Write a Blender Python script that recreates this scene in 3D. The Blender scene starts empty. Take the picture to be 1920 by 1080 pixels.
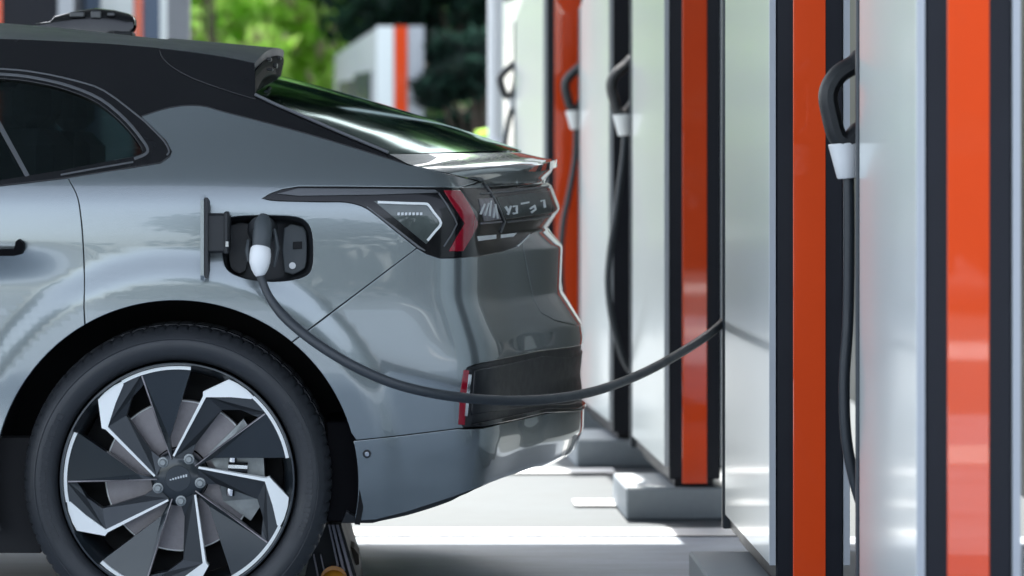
import bpy, math, random
import numpy as np
from mathutils import Vector, Matrix, Euler
from mathutils.geometry import delaunay_2d_cdt

random.seed(7)
rng = np.random.default_rng(11)
SC = bpy.context.scene
COL = SC.collection
R = math.radians

# ------------------------------------------------------------------ camera, sky, sun, exposure
DIST, SCALE, VX, VY, HC = 7.0, 797.0, 757.0, 285.0, 1.142
cam = bpy.data.objects.new('camera', bpy.data.cameras.new('camera'))
COL.objects.link(cam)
cam.location = (0, -DIST, HC)
cam.rotation_euler = (R(90), 0, 0)
cam.data.sensor_width = 36.0
cam.data.lens = SCALE * DIST / 1920 * 36.0
cam.data.shift_x = (960 - VX) / 1920
cam.data.shift_y = -(540 - VY) / 1920
cam.data.clip_end = 600
cam.data.dof.use_dof = True
cam.data.dof.focus_distance = DIST + 0.15
cam.data.dof.aperture_fstop = 3.0
SC.camera = cam

SUN_EL, SUN_AZ = R(50), R(-1)          # azimuth from +Y towards +X
world = bpy.data.worlds.new('World')
SC.world = world
world.use_nodes = True
wn = world.node_tree.nodes
sky = wn.new('ShaderNodeTexSky')
sky.sky_type = 'NISHITA'
sky.sun_disc = False
sky.sun_elevation = SUN_EL
sky.sun_rotation = SUN_AZ
sky.air_density = 1.0
sky.dust_density = 2.5
sky.ozone_density = 1.0
hsv = wn.new('ShaderNodeHueSaturation')
hsv.inputs['Saturation'].default_value = 0.50
world.node_tree.links.new(sky.outputs[0], hsv.inputs['Color'])
world.node_tree.links.new(hsv.outputs[0], wn['Background'].inputs[0])
wn['Background'].inputs[1].default_value = 0.15
sun = bpy.data.objects.new('sun', bpy.data.lights.new('sun', 'SUN'))
COL.objects.link(sun)
sun.data.energy = 3.0
sun.data.angle = R(0.6)
sun.data.color = (1.0, 0.97, 0.92)
sd = Vector((math.sin(SUN_AZ) * math.cos(SUN_EL), math.cos(SUN_AZ) * math.cos(SUN_EL), math.sin(SUN_EL)))
sun.rotation_euler = sd.to_track_quat('Z', 'Y').to_euler()
sun.location = sd * 30
SC.view_settings.view_transform = 'Standard'
SC.view_settings.look = 'None'
SC.view_settings.exposure = 2.05
SC.view_settings.gamma = 1.0
SC.view_settings.use_curve_mapping = False
SC.cycles.max_bounces = 8
SC.cycles.transparent_max_bounces = 12
SC.cycles.caustics_reflective = False
SC.cycles.caustics_refractive = False


def w2p(X, Y, Z):
    s = SCALE * DIST / (DIST + Y)
    return VX + X * s, VY - (Z - HC) * s


def p2w(px, py, Y):
    s = SCALE * DIST / (DIST + Y)
    return ((px - VX) / s, Y, HC - (py - VY) / s)


# ------------------------------------------------------------------ materials
def mat(name, col, rough=0.5, metal=0.0, coat=0.0, coat_rough=0.03, spec=0.5, vary=0.0, vscale=6.0,
        bump=0.0, bscale=200.0, rvary=0.0, trans=0.0, alpha=1.0, emit=None, estr=0.0, stretch=None):
    m = bpy.data.materials.new(name)
    m.use_nodes = True
    nt = m.node_tree
    b = nt.nodes['Principled BSDF']
    b.inputs['Base Color'].default_value = (*col, 1)
    b.inputs['Roughness'].default_value = rough
    b.inputs['Metallic'].default_value = metal
    b.inputs['Coat Weight'].default_value = coat
    b.inputs['Coat Roughness'].default_value = coat_rough
    b.inputs['Specular IOR Level'].default_value = spec
    b.inputs['Transmission Weight'].default_value = trans
    b.inputs['Alpha'].default_value = alpha
    if emit:
        b.inputs['Emission Color'].default_value = (*emit, 1)
        b.inputs['Emission Strength'].default_value = estr
    tc = nt.nodes.new('ShaderNodeTexCoord')
    vec = tc.outputs['Object']
    if stretch:
        mp = nt.nodes.new('ShaderNodeMapping')
        mp.inputs['Scale'].default_value = stretch
        nt.links.new(vec, mp.inputs['Vector'])
        vec = mp.outputs['Vector']
    if vary or rvary:
        n = nt.nodes.new('ShaderNodeTexNoise')
        n.inputs['Scale'].default_value = vscale
        n.inputs['Detail'].default_value = 6
        n.inputs['Roughness'].default_value = 0.6
        nt.links.new(vec, n.inputs['Vector'])
        if vary:
            mr = nt.nodes.new('ShaderNodeMapRange')
            mr.inputs[1].default_value = 0.25
            mr.inputs[2].default_value = 0.75
            mr.inputs[3].default_value = 1 - vary
            mr.inputs[4].default_value = 1 + vary
            nt.links.new(n.outputs['Fac'], mr.inputs[0])
            hs = nt.nodes.new('ShaderNodeHueSaturation')
            hs.inputs['Color'].default_value = (*col, 1)
            nt.links.new(mr.outputs[0], hs.inputs['Value'])
            nt.links.new(hs.outputs[0], b.inputs['Base Color'])
        if rvary:
            mr2 = nt.nodes.new('ShaderNodeMapRange')
            mr2.inputs[1].default_value = 0.3
            mr2.inputs[2].default_value = 0.7
            mr2.inputs[3].default_value = max(rough - rvary, 0.0)
            mr2.inputs[4].default_value = rough + rvary
            nt.links.new(n.outputs['Fac'], mr2.inputs[0])
            nt.links.new(mr2.outputs[0], b.inputs['Roughness'])
    if bump:
        n2 = nt.nodes.new('ShaderNodeTexNoise')
        n2.inputs['Scale'].default_value = bscale
        n2.inputs['Detail'].default_value = 4
        nt.links.new(vec, n2.inputs['Vector'])
        bp = nt.nodes.new('ShaderNodeBump')
        bp.inputs['Strength'].default_value = bump
        bp.inputs['Distance'].default_value = 0.002
        nt.links.new(n2.outputs['Fac'], bp.inputs['Height'])
        nt.links.new(bp.outputs[0], b.inputs['Normal'])
    return m


M = {}
M['paint'] = mat('grey_car_paint', (0.232, 0.262, 0.268), 0.27, 0.72, 1.0, 0.012, vary=0.03, vscale=900)
M['gloss_black'] = mat('gloss_black_paint', (0.006, 0.006, 0.007), 0.25, 0.0, 0.55, 0.02, spec=0.25, rvary=0.04)
M['trim_black'] = mat('satin_black_trim', (0.012, 0.013, 0.015), 0.38, rvary=0.06, vscale=40)
M['trim_grey'] = mat('dark_grey_trim', (0.11, 0.115, 0.12), 0.35, 0.3, rvary=0.05)
M['plastic_dark'] = mat('dark_plastic', (0.014, 0.016, 0.018), 0.55, bump=0.2, bscale=900, rvary=0.08)
M['plastic_grey'] = mat('grey_plastic', (0.05, 0.06, 0.065), 0.5, bump=0.15, bscale=900, rvary=0.05)
M['shell'] = mat('inner_shell_black', (0.006, 0.006, 0.007), 0.8, vary=0.2)
M['lens_dark'] = mat('smoked_lamp_lens', (0.005, 0.005, 0.006), 0.16, 0.0, 0.25, 0.02, spec=0.3, rvary=0.03)
M['lens_grey'] = mat('grey_lamp_facet', (0.05, 0.062, 0.058), 0.3, 0.5, 1.0, 0.03, vary=0.25, vscale=25)
M['lens_line'] = mat('white_chrome_reflection', (0.72, 0.74, 0.72), 0.3, rvary=0.05)  # unlit chrome line, its reflection painted white
M['lens_red'] = mat('red_lamp_lens', (0.24, 0.004, 0.016), 0.12, 0.0, 0.6, 0.02, vary=0.12, vscale=60)
M['lens_mauve'] = mat('mauve_lamp_inner', (0.20, 0.19, 0.21), 0.35, 0.2, 0.3, 0.04, vary=0.5, vscale=90, stretch=(1, 1, .3))
M['lens_bar'] = mat('smoked_bar_inner', (0.030, 0.040, 0.040), 0.3, 0.0, 0.3, 0.05, spec=0.3, vary=0.9, vscale=30)
M['chrome'] = mat('bright_metal', (0.62, 0.63, 0.64), 0.2, 1.0, rvary=0.05)
M['rubber'] = mat('tyre_rubber', (0.026, 0.029, 0.033), 0.48, bump=0.25, bscale=400, rvary=0.1, vscale=12)
M['rim_dark'] = mat('dark_grey_wheel_paint', (0.020, 0.027, 0.033), 0.32, 0.5, 0.6, 0.08, rvary=0.06)
M['rim_side'] = mat('satin_grey_wheel_paint', (0.050, 0.056, 0.062), 0.42, 0.5, rvary=0.08)
M['rim_white'] = mat('machined_wheel_face', (0.90, 0.92, 0.89), 0.45, 0.0, 0.2, 0.1, rvary=0.06, vscale=30)
M['disc'] = mat('brake_disc_steel', (0.32, 0.30, 0.31), 0.45, 0.6, vary=0.15, vscale=60, rvary=0.1)
M['caliper'] = mat('caliper_alloy', (0.30, 0.32, 0.32), 0.45, 0.7, vary=0.25, vscale=30)
M['dull_black'] = mat('dull_black', (0.004, 0.004, 0.005), 0.6, spec=0.04, rvary=0.05)
M['roof_top'] = mat('black_roof_grey_sheen', (0.085, 0.092, 0.10), 0.42, spec=0.22, rvary=0.06)  # black roof; grey in the colour stands in for its reflection
M['white_plastic'] = mat('white_plastic', (0.78, 0.79, 0.78), 0.35, rvary=0.06, vary=0.03)
M['cable'] = mat('black_cable_jacket', (0.030, 0.036, 0.042), 0.42, rvary=0.08, vscale=25, bump=0.1, bscale=500)
M['panel_white'] = mat('white_cabinet_panel', (0.79, 0.845, 0.82), 0.30, 0.0, 0.6, 0.11, vary=0.012, vscale=1.2, rvary=0.02, stretch=(1, 1, .35))
M['panel_edge'] = mat('panel_edge_grey', (0.42, 0.44, 0.46), 0.35, rvary=0.05)
M['cab_black'] = mat('black_cabinet_steel', (0.008, 0.009, 0.014), 0.42, 0.0, 0.0, 0.1, spec=0.3, rvary=0.08, vary=0.15, vscale=3)
M['cab_frame'] = mat('dark_grey_frame', (0.055, 0.065, 0.075), 0.4, 0.2, rvary=0.06)
M['orange'] = mat('orange_gloss_strip', (0.78, 0.066, 0.005), 0.45, 0.0, 1.0, 0.02, spec=0.2, vary=0.05, vscale=2.5, rvary=0.03, bump=0.02, bscale=6)
M['orange'].node_tree.nodes['Principled BSDF'].inputs['Coat IOR'].default_value = 1.65
M['slate'] = mat('slate_blue_steel', (0.10, 0.14, 0.20), 0.45, rvary=0.05)
M['concrete'] = mat('light_concrete', (0.145, 0.160, 0.167), 0.75, spec=0.1, vary=0.22, vscale=2.2, bump=0.3, bscale=60, rvary=0.1)
M['plinth'] = mat('grey_plinth_paint', (0.30, 0.335, 0.36), 0.6, vary=0.14, vscale=5, bump=0.3, bscale=80, rvary=0.1)
M['epoxy'] = mat('grey_epoxy_floor', (0.36, 0.415, 0.48), 0.6, spec=0.3, vary=0.38, vscale=2.8, bump=0.15, bscale=30, rvary=0.12, stretch=(.45, 1.6, 1))
for k_ in ('concrete', 'epoxy', 'plinth'):
    for n_ in M[k_].node_tree.nodes:
        if n_.type == 'TEX_NOISE' and n_.inputs['Scale'].default_value < 20:
            n_.inputs['Detail'].default_value = 14
            n_.inputs['Roughness'].default_value = 0.78
M['line_white'] = mat('white_line_paint', (0.80, 0.82, 0.82), 0.5, vary=0.05, vscale=9, rvary=0.1)
M['shade_canopy'] = mat('canopy_grey_steel', (0.27, 0.29, 0.30), 0.5, vary=0.04)
M['col_white'] = mat('white_post_paint', (0.80, 0.82, 0.82), 0.35, vary=0.03, rvary=0.06)
M['col_grey'] = mat('grey_post_paint', (0.22, 0.23, 0.25), 0.45, vary=0.06, rvary=0.06)
M['wall_grey'] = mat('darkened_grey_green', (0.026, 0.033, 0.033), 0.35, vary=0.15, vscale=1.2, rvary=0.1)  # darkened to keep the reflection in the car's rear dark
M['amber'] = mat('amber_reflector', (0.72, 0.30, 0.03), 0.25, 0.0, 1.0, 0.05, vary=0.2, vscale=30)
M['brown'] = mat('brown_rubber', (0.035, 0.022, 0.012), 0.6, vary=0.3, vscale=40, bump=0.3, bscale=100)
M['rib'] = mat('mauve_grey_ribs', (0.36, 0.34, 0.39), 0.45, vary=0.3, vscale=25, rvary=0.1)
M['screen'] = mat('dark_display', (0.05, 0.06, 0.075), 0.2, vary=0.5, vscale=5)
M['seat'] = mat('grey_seat_fabric', (0.05, 0.055, 0.06), 0.8, vary=0.15, vscale=60)
M['white_wall'] = mat('white_render', (0.55, 0.54, 0.52), 0.7, vary=0.1, vscale=3)
M['bark'] = mat('brown_bark', (0.07, 0.05, 0.035), 0.85, vary=0.35, vscale=8, bump=0.6, bscale=25)
M['lettering'] = mat('pale_lettering', (0.60, 0.62, 0.62), 0.4, rvary=0.05)


def glass_mat(name, tint, rough=0.0, f0=0.5):
    m = bpy.data.materials.new(name)
    m.use_nodes = True
    nt = m.node_tree
    for n in list(nt.nodes):
        nt.nodes.remove(n)
    out = nt.nodes.new('ShaderNodeOutputMaterial')
    t = nt.nodes.new('ShaderNodeBsdfTransparent')
    t.inputs[0].default_value = (*tint, 1)
    g = nt.nodes.new('ShaderNodeBsdfGlossy')
    g.inputs['Roughness'].default_value = rough
    g.inputs['Color'].default_value = (0.74, 0.90, 0.87, 1)
    fr = nt.nodes.new('ShaderNodeFresnel')
    fr.inputs['IOR'].default_value = f0
    mx = nt.nodes.new('ShaderNodeMixShader')
    nz = nt.nodes.new('ShaderNodeTexNoise')
    nz.inputs['Scale'].default_value = 1.5
    bp = nt.nodes.new('ShaderNodeBump')
    bp.inputs['Strength'].default_value = 0.02
    nt.links.new(nz.outputs['Fac'], bp.inputs['Height'])
    nt.links.new(bp.outputs[0], g.inputs['Normal'])
    nt.links.new(fr.outputs[0], mx.inputs[0])
    nt.links.new(t.outputs[0], mx.inputs[1])
    nt.links.new(g.outputs[0], mx.inputs[2])
    nt.links.new(mx.outputs[0], out.inputs[0])
    return m


M['glass'] = glass_mat('privacy_glass', (0.16, 0.22, 0.23), 0.0, 1.5)
M['glass_rear'] = glass_mat('green_rear_glass', (0.22, 0.34, 0.32), 0.07, 1.50)


def leaf_mat(name, col, tcol):
    m = bpy.data.materials.new(name)
    m.use_nodes = True
    nt = m.node_tree
    b = nt.nodes['Principled BSDF']
    out = nt.nodes['Material Output']
    tc = nt.nodes.new('ShaderNodeTexCoord')
    n = nt.nodes.new('ShaderNodeTexNoise')
    n.inputs['Scale'].default_value = 1.7
    n.inputs['Detail'].default_value = 5
    nt.links.new(tc.outputs['Object'], n.inputs['Vector'])
    cr = nt.nodes.new('ShaderNodeValToRGB')
    cr.color_ramp.elements[0].position = 0.35
    cr.color_ramp.elements[1].position = 0.68
    cr.color_ramp.elements[0].color = (*[c * 0.6 for c in col], 1)
    cr.color_ramp.elements[1].color = (*[min(1, c * 1.5) for c in col], 1)
    nt.links.new(n.outputs['Fac'], cr.inputs[0])
    nt.links.new(cr.outputs[0], b.inputs['Base Color'])
    b.inputs['Roughness'].default_value = 0.45
    t = nt.nodes.new('ShaderNodeBsdfTranslucent')
    t.inputs[0].default_value = (*tcol, 1)
    mx = nt.nodes.new('ShaderNodeMixShader')
    mx.inputs[0].default_value = 0.82
    nt.links.new(b.outputs[0], mx.inputs[1])
    nt.links.new(t.outputs[0], mx.inputs[2])
    nt.links.new(mx.outputs[0], out.inputs[0])
    return m


M['leaf_lime'] = leaf_mat('lime_leaves', (0.13, 0.20, 0.04), (0.70, 0.98, 0.26))
M['leaf_mid'] = leaf_mat('mid_green_leaves', (0.09, 0.14, 0.06), (0.52, 0.78, 0.36))
M['leaf_dark'] = leaf_mat('dark_green_leaves', (0.022, 0.045, 0.035), (0.03, 0.07, 0.05))
M['leaf_blossom_highlight'] = leaf_mat('pale_blossom_highlight', (0.45, 0.36, 0.30), (0.45, 0.36, 0.28))  # blossom on one shrub, painted pale highlights on the other crowns


# ------------------------------------------------------------------ mesh helpers
def link(name, me, m=None, parent=None, off=None, **tags):
    o = bpy.data.objects.new(name, me)
    COL.objects.link(o)
    if m is not None and not me.materials:
        me.materials.append(m)
    if parent:
        o.parent = parent
    if off is not None:
        o.location = off
    for k, v in tags.items():
        o[k] = v
    return o


def mesh_from(name, V, F, normals=None, smooth=False):
    me = bpy.data.meshes.new(name)
    me.from_pydata([tuple(map(float, v)) for v in V], [], [tuple(map(int, f)) for f in F])
    me.update()
    if smooth or normals is not None:
        for p in me.polygons:
            p.use_smooth = True
    if normals is not None:
        me.normals_split_custom_set_from_vertices([tuple(map(float, n)) for n in normals])
    return me


class MB:
    """collects shapes into one mesh"""
    def __init__(self):
        self.V, self.F = [], []

    def add(self, V, F):
        k = len(self.V)
        self.V += [tuple(v) for v in V]
        self.F += [tuple(i + k for i in f) for f in F]
        return self

    def box(self, x0, x1, y0, y1, z0, z1, b=0.0):
        if b <= 0:
            V = [(x, y, z) for z in (z0, z1) for y in (y0, y1) for x in (x0, x1)]
            F = [(0, 2, 3, 1), (4, 5, 7, 6), (0, 1, 5, 4), (2, 6, 7, 3), (0, 4, 6, 2), (1, 3, 7, 5)]
            return self.add(V, F)
        cx, cy, cz = (x0 + x1) / 2, (y0 + y1) / 2, (z0 + z1) / 2
        hx, hy, hz = (x1 - x0) / 2, (y1 - y0) / 2, (z1 - z0) / 2
        V, idx = [], {}
        for sx in (-1, 1):
            for sy in (-1, 1):
                for sz in (-1, 1):
                    for a in range(3):
                        h = [hx - b, hy - b, hz - b]
                        h[a] += b
                        idx[(sx, sy, sz, a)] = len(V)
                        V.append((cx + sx * h[0], cy + sy * h[1], cz + sz * h[2]))
        F = []
        S = (-1, 1)
        for s in S:
            F.append([idx[(s, p, q, 0)] for p, q in ((-1, -1), (1, -1), (1, 1), (-1, 1))][::s])
            F.append([idx[(p, s, q, 1)] for p, q in ((-1, -1), (-1, 1), (1, 1), (1, -1))][::s])
            F.append([idx[(p, q, s, 2)] for p, q in ((-1, -1), (1, -1), (1, 1), (-1, 1))][::s])
        for p in S:
            for q in S:
                F.append([idx[(-1, p, q, 1)], idx[(1, p, q, 1)], idx[(1, p, q, 2)], idx[(-1, p, q, 2)]][::(1 if p * q < 0 else -1)])
                F.append([idx[(p, -1, q, 0)], idx[(p, 1, q, 0)], idx[(p, 1, q, 2)], idx[(p, -1, q, 2)]][::(1 if p * q > 0 else -1)])
                F.append([idx[(p, q, -1, 0)], idx[(p, q, 1, 0)], idx[(p, q, 1, 1)], idx[(p, q, -1, 1)]][::(1 if p * q < 0 else -1)])
        for p in S:
            for q in S:
                for r in S:
                    F.append([idx[(p, q, r, 0)], idx[(p, q, r, 1)], idx[(p, q, r, 2)]][::(1 if p * q * r > 0 else -1)])
        return self.add(V, F)

    def tube(self, pts, rad, n=12, caps=True):
        pts = [Vector(p) for p in pts]
        rads = rad if hasattr(rad, '__len__') else [rad] * len(pts)
        V, F = [], []
        up = None
        for i, p in enumerate(pts):
            d = (pts[min(i + 1, len(pts) - 1)] - pts[max(i - 1, 0)]).normalized()
            if up is None:
                up = d.orthogonal().normalized()
            up = (up - d * up.dot(d)).normalized()
            s = d.cross(up)
            for k in range(n):
                a = 2 * math.pi * k / n
                V.append(p + (up * math.cos(a) + s * math.sin(a)) * rads[i])
        for i in range(len(pts) - 1):
            for k in range(n):
                a, b = i * n + k, i * n + (k + 1) % n
                F.append((a, b, b + n, a + n))
        if caps:
            F.append(tuple(range(n))[::-1])
            F.append(tuple(range((len(pts) - 1) * n, len(pts) * n)))
        return self.add(V, F)

    def lathe_y(self, prof, cx, cz, n=64, a0=0, a1=2 * math.pi):
        """prof: (radius, y) list, around a Y axis"""
        full = abs(a1 - a0 - 2 * math.pi) < 1e-6
        m = n if full else n + 1
        V, F = [], []
        for r, y in prof:
            for k in range(m):
                a = a0 + (a1 - a0) * k / n
                V.append((cx + r * math.cos(a), y, cz + r * math.sin(a)))
        for i in range(len(prof) - 1):
            for k in range(n):
                a, b = i * m + k, i * m + (k + 1) % m
                F.append((a, a + m, b + m, b))
        return self.add(V, F)

    def prism(self, poly, y0, y1):
        """poly in (x,z), extruded along y from y0 (front, towards camera) to y1. y0 may be a list per vertex"""
        n = len(poly)
        yf = y0 if hasattr(y0, '__len__') else [y0] * n
        A = sum(poly[i][0] * poly[(i + 1) % n][1] - poly[(i + 1) % n][0] * poly[i][1] for i in range(n))
        if A < 0:
            poly = poly[::-1]
            yf = list(yf)[::-1]
        V = [(p[0], yf[i], p[1]) for i, p in enumerate(poly)] + [(p[0], y1, p[1]) for p in poly]
        F = [tuple(range(n)), tuple(range(2 * n - 1, n - 1, -1))]
        for i in range(n):
            j = (i + 1) % n
            F.append((i, i + n, j + n, j))
        return self.add(V, F)

    def mesh(self, name, smooth=False, angle=None):
        me = mesh_from(name, self.V, self.F)
        if smooth:
            for p in me.polygons:
                p.use_smooth = True
            if angle is not None:
                me.set_sharp_from_angle(angle=R(angle))
        return me

    def obj(self, name, m, parent=None, off=None, smooth=False, angle=35, **tags):
        return link(name, self.mesh(name, smooth, angle), m, parent, off, **tags)


def empty(name, loc, rz=0.0, **tags):
    o = bpy.data.objects.new(name, None)
    COL.objects.link(o)
    o.location = loc
    o.rotation_euler = (0, 0, rz)
    o.empty_display_size = 0.1
    for k, v in tags.items():
        o[k] = v
    return o


def crom(pts, n=8, closed=False):
    """Catmull-Rom through points of any dimension"""
    P = [np.array(p, float) for p in pts]
    if closed:
        P = [P[-1]] + P + [P[0], P[1]]
    else:
        P = [2 * P[0] - P[1]] + P + [2 * P[-1] - P[-2]]
    out = []
    for i in range(1, len(P) - 2):
        a, b, c, d = P[i - 1:i + 3]
        for k in range(n):
            t = k / n
            out.append(0.5 * (2 * b + (c - a) * t + (2 * a - 5 * b + 4 * c - d) * t * t + (3 * b - a - 3 * c + d) * t ** 3))
    if not closed:
        out.append(P[-2])
    return [tuple(p) for p in out]


# ------------------------------------------------------------------ the car's skin
WX, WZ = (330 - VX) / SCALE, 0.366          # rear wheel centre
ARCH = 0.428
HALF = 0.95


def sstep(x):
    x = np.clip(x, 0, 1)
    return x * x * (3 - 2 * x)


def table(zs, vs, smooth=0.0):
    zz = np.linspace(0.15, 1.55, 701)
    vv = np.interp(zz, zs, vs)
    if smooth > 0:
        k = int(smooth / 0.002)
        ker = np.hanning(2 * k + 3)
        ker /= ker.sum()
        vv = np.convolve(np.pad(vv, k + 1, mode='edge'), ker, mode='valid')
    return lambda z: np.interp(z, zz, vv)


T_side = table([.15, .25, .34, .45, .6, .80, .95, 1.02, 1.055, 1.10, 1.2, 1.3, 1.4, 1.5],
               [.12, .075, .040, .020, .004, 0, .006, .014, .024, .055, .130, .195, .255, .31], .05)
T_xr = table([.15, .27, .30, .323, .351, .408, .465, .551, .65, .690, .779, .893, .940, .992, 1.056, 1.062, 1.092, 1.121, 1.16, 1.5],
             [.20, .30, .36, .403, .453, .480, .481, .470, .480, .474, .420, .4245, .382, .417, .393, .372, .397, .403, .39, .0], .006)
T_xk = table([.15, .25, .33, .45, .65, .69, .80, .90, .95, 1.0, 1.06, 1.12, 1.3],
             [.06, .09, .15, .172, .17, .162, .128, .128, .13, .132, .10, .06, .0], .02)


def ys(X, z):
    X = np.asarray(X, float)
    z = np.asarray(z, float)
    y = T_side(z)
    t = np.clip((X + .6) / .8, 0, 1.3)
    y = y + t * t * (.028 + .10 * sstep((z - 1.0) / .30))
    for wx in (WX, WX - 2.93):
        r = np.hypot(X - wx, z - WZ)
        f = sstep((.555 - r) / .085)
        y = y - .016 * f * sstep((1.02 - z) / .12)
    # a shallow scoop along the door that dies out towards the arch
    sc = sstep((-.70 - X) / .35)
    y = y + .030 * sc * sstep((.93 - z) / .10) * sstep((z - .30) / .30)
    front = np.clip((-3.2 - X) / 1.0, 0, 1)
    y = y + .32 * front ** 2.2
    return y


def S1raw(u, z):
    xk, xr = T_xk(z), T_xr(z)
    xs = xk - .15
    X = xs + np.minimum(u, 0)
    Y = ys(X, z)
    y0 = ys(xs, z)
    sl = (ys(xs + .005, z) - ys(xs - .005, z)) / .01
    Q = [(xs, y0), (xs + .05, y0 + .05 * sl), (xk - .015, y0 + .012), (xk + .040, y0 + .058),
         (xk + .34 * (xr - xk), .30 + .5 * y0), (xk + .72 * (xr - xk), .56 + .3 * y0), (xr - .002, .80), (xr, HALF)]
    kn = [0, 0, 0, 0, .2, .4, .6, .8, 1, 1, 1, 1]
    uu = np.clip(u, 0, 1 - 1e-9)
    B = [np.where((uu >= kn[i]) & (uu < kn[i + 1]), 1.0, 0.0) for i in range(11)]
    for d in range(1, 4):
        Bn = []
        for i in range(11 - d):
            a = (uu - kn[i]) / (kn[i + d] - kn[i]) * B[i] if kn[i + d] > kn[i] else 0
            b = (kn[i + d + 1] - uu) / (kn[i + d + 1] - kn[i + 1]) * B[i + 1] if kn[i + d + 1] > kn[i + 1] else 0
            Bn.append(a + b)
        B = Bn
    bx = sum(B[i] * Q[i][0] for i in range(8))
    by = sum(B[i] * Q[i][1] for i in range(8))
    rear = u > 0
    return np.where(rear, bx, X), np.where(rear, by, Y)


def S1(u, z, off=0.0):
    """skin of the near half: u<=0 metres along the side, 0..1 round the rear corner to the centre line"""
    u = np.asarray(u, float)
    z = np.asarray(z, float)
    u, z = np.broadcast_arrays(u, z)

    X, Y = S1raw(u, z)
    P = np.stack([X, Y, z], -1)
    e = .0025
    ua, ub = np.minimum(u + e, 1), u - e
    du = np.stack(S1raw(ua, z), -1) - np.stack(S1raw(ub, z), -1)
    dz = np.stack(S1raw(u, z + e), -1) - np.stack(S1raw(u, z - e), -1)
    Du = np.concatenate([du, np.zeros_like(z)[..., None]], -1)
    Dz = np.concatenate([dz, np.full_like(z, 2 * e)[..., None]], -1)
    N = np.cross(Du, Dz)
    N /= np.linalg.norm(N, axis=-1, keepdims=True) + 1e-12
    return P + N * (off if np.ndim(off) == 0 else np.asarray(off)[..., None]), N


_gu = np.concatenate([np.linspace(-1.6, 0, 230), np.linspace(0.004, .97, 240)])
_gz = np.linspace(.2, 1.5, 330)
_GU, _GZ = np.meshgrid(_gu, _gz, indexing='ij')
_GP, _GN = S1(_GU, _GZ)
_gpx, _gpy = w2p(_GP[..., 0], _GP[..., 1], _GP[..., 2])


def inv(pts):
    """photo position -> (u,z) on the skin"""
    out = [None] * len(pts)
    idx = [i for i, q in enumerate(pts) if len(q) != 3]
    for i, q in enumerate(pts):
        if len(q) == 3:            # ('uz', u, z)
            out[i] = (q[1], q[2])
    if idx:
        Q = np.array([pts[i] for i in idx], float)
        u, z = np.zeros(len(Q)), np.zeros(len(Q))
        cx, cy = _gpx[::3, ::3].ravel(), _gpy[::3, ::3].ravel()
        cu, cz = _GU[::3, ::3].ravel(), _GZ[::3, ::3].ravel()
        for i in range(0, len(Q), 64):
            k = np.argmin((cx[None] - Q[i:i + 64, :1]) ** 2 + (cy[None] - Q[i:i + 64, 1:]) ** 2, axis=1)
            u[i:i + 64], z[i:i + 64] = cu[k], cz[k]
        h = 1e-3
        for _ in range(10):
            a0, b0 = proj(u, z)
            a1, b1 = proj(u + h, z)
            a2, b2 = proj(u, z + h)
            j00, j01, j10, j11 = (a1 - a0) / h, (a2 - a0) / h, (b1 - b0) / h, (b2 - b0) / h
            det = j00 * j11 - j01 * j10
            ok = np.abs(det) > 1e2
            det = np.where(ok, det, 1)
            rx, ry = Q[:, 0] - a0, Q[:, 1] - b0
            du = np.where(ok, (j11 * rx - j01 * ry) / det, 0)
            dz = np.where(ok, (j00 * ry - j10 * rx) / det, 0)
            u = np.clip(u + np.clip(du, -.05, .05), -3.9, .985)
            z = np.clip(z + np.clip(dz, -.05, .05), .16, 1.5)
        for i, a, b in zip(idx, u, z):
            out[i] = (float(a), float(b))
    return out


def proj(u, z):
    X, Y = S1raw(np.asarray(u, float), np.asarray(z, float))
    return w2p(X, Y, z)


def dens(pts, step=10.0):
    """densify a photo polyline"""
    out = []
    n = len(pts)
    for i in range(n):
        a, b = pts[i], pts[(i + 1) % n]
        out.append(a)
        if len(a) == 2 and len(b) == 2:
            L = math.hypot(b[0] - a[0], b[1] - a[1])
            k = int(L // step)
            for j in range(1, k + 1):
                t = j / (k + 1)
                out.append((a[0] + (b[0] - a[0]) * t, a[1] + (b[1] - a[1]) * t))
        elif len(a) == 3 and len(b) == 3:
            L = math.hypot((b[1] - a[1]), (b[2] - a[2]))
            k = int(L // .03)
            for j in range(1, k + 1):
                t = j / (k + 1)
                out.append(('uz', a[1] + (b[1] - a[1]) * t, a[2] + (b[2] - a[2]) * t))
    return out


def inside(P, poly):
    x, y = P[:, 0], P[:, 1]
    r = np.zeros(len(P), bool)
    n = len(poly)
    for i in range(n):
        (x0, y0), (x1, y1) = poly[i], poly[(i + 1) % n]
        c = (y0 > y) != (y1 > y)
        if y0 != y1:
            r ^= c & (x < (x1 - x0) * (y - y0) / (y1 - y0) + x0)
    return r


def offset_poly(P, d):
    """inset a CCW polygon"""
    P = np.asarray(P, float)
    E = np.roll(P, -1, 0) - P
    E /= np.linalg.norm(E, axis=1, keepdims=True) + 1e-12
    Nn = np.stack([-E[:, 1], E[:, 0]], -1)          # inward for CCW
    a, b = np.roll(Nn, 1, 0), Nn
    m = a + b
    m /= np.linalg.norm(m, axis=1, keepdims=True) + 1e-12
    c = np.clip((m * b).sum(1), .45, 1)
    return P + m * (d / c)[:, None], m


US = 1.1


def clean(P, eps=1.5e-3):
    out = []
    for p in P:
        if not out or math.hypot(p[0] - out[-1][0], p[1] - out[-1][1]) > eps:
            out.append(p)
    while len(out) > 3 and math.hypot(out[0][0] - out[-1][0], out[0][1] - out[-1][1]) < eps:
        out.pop()
    return out


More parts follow.
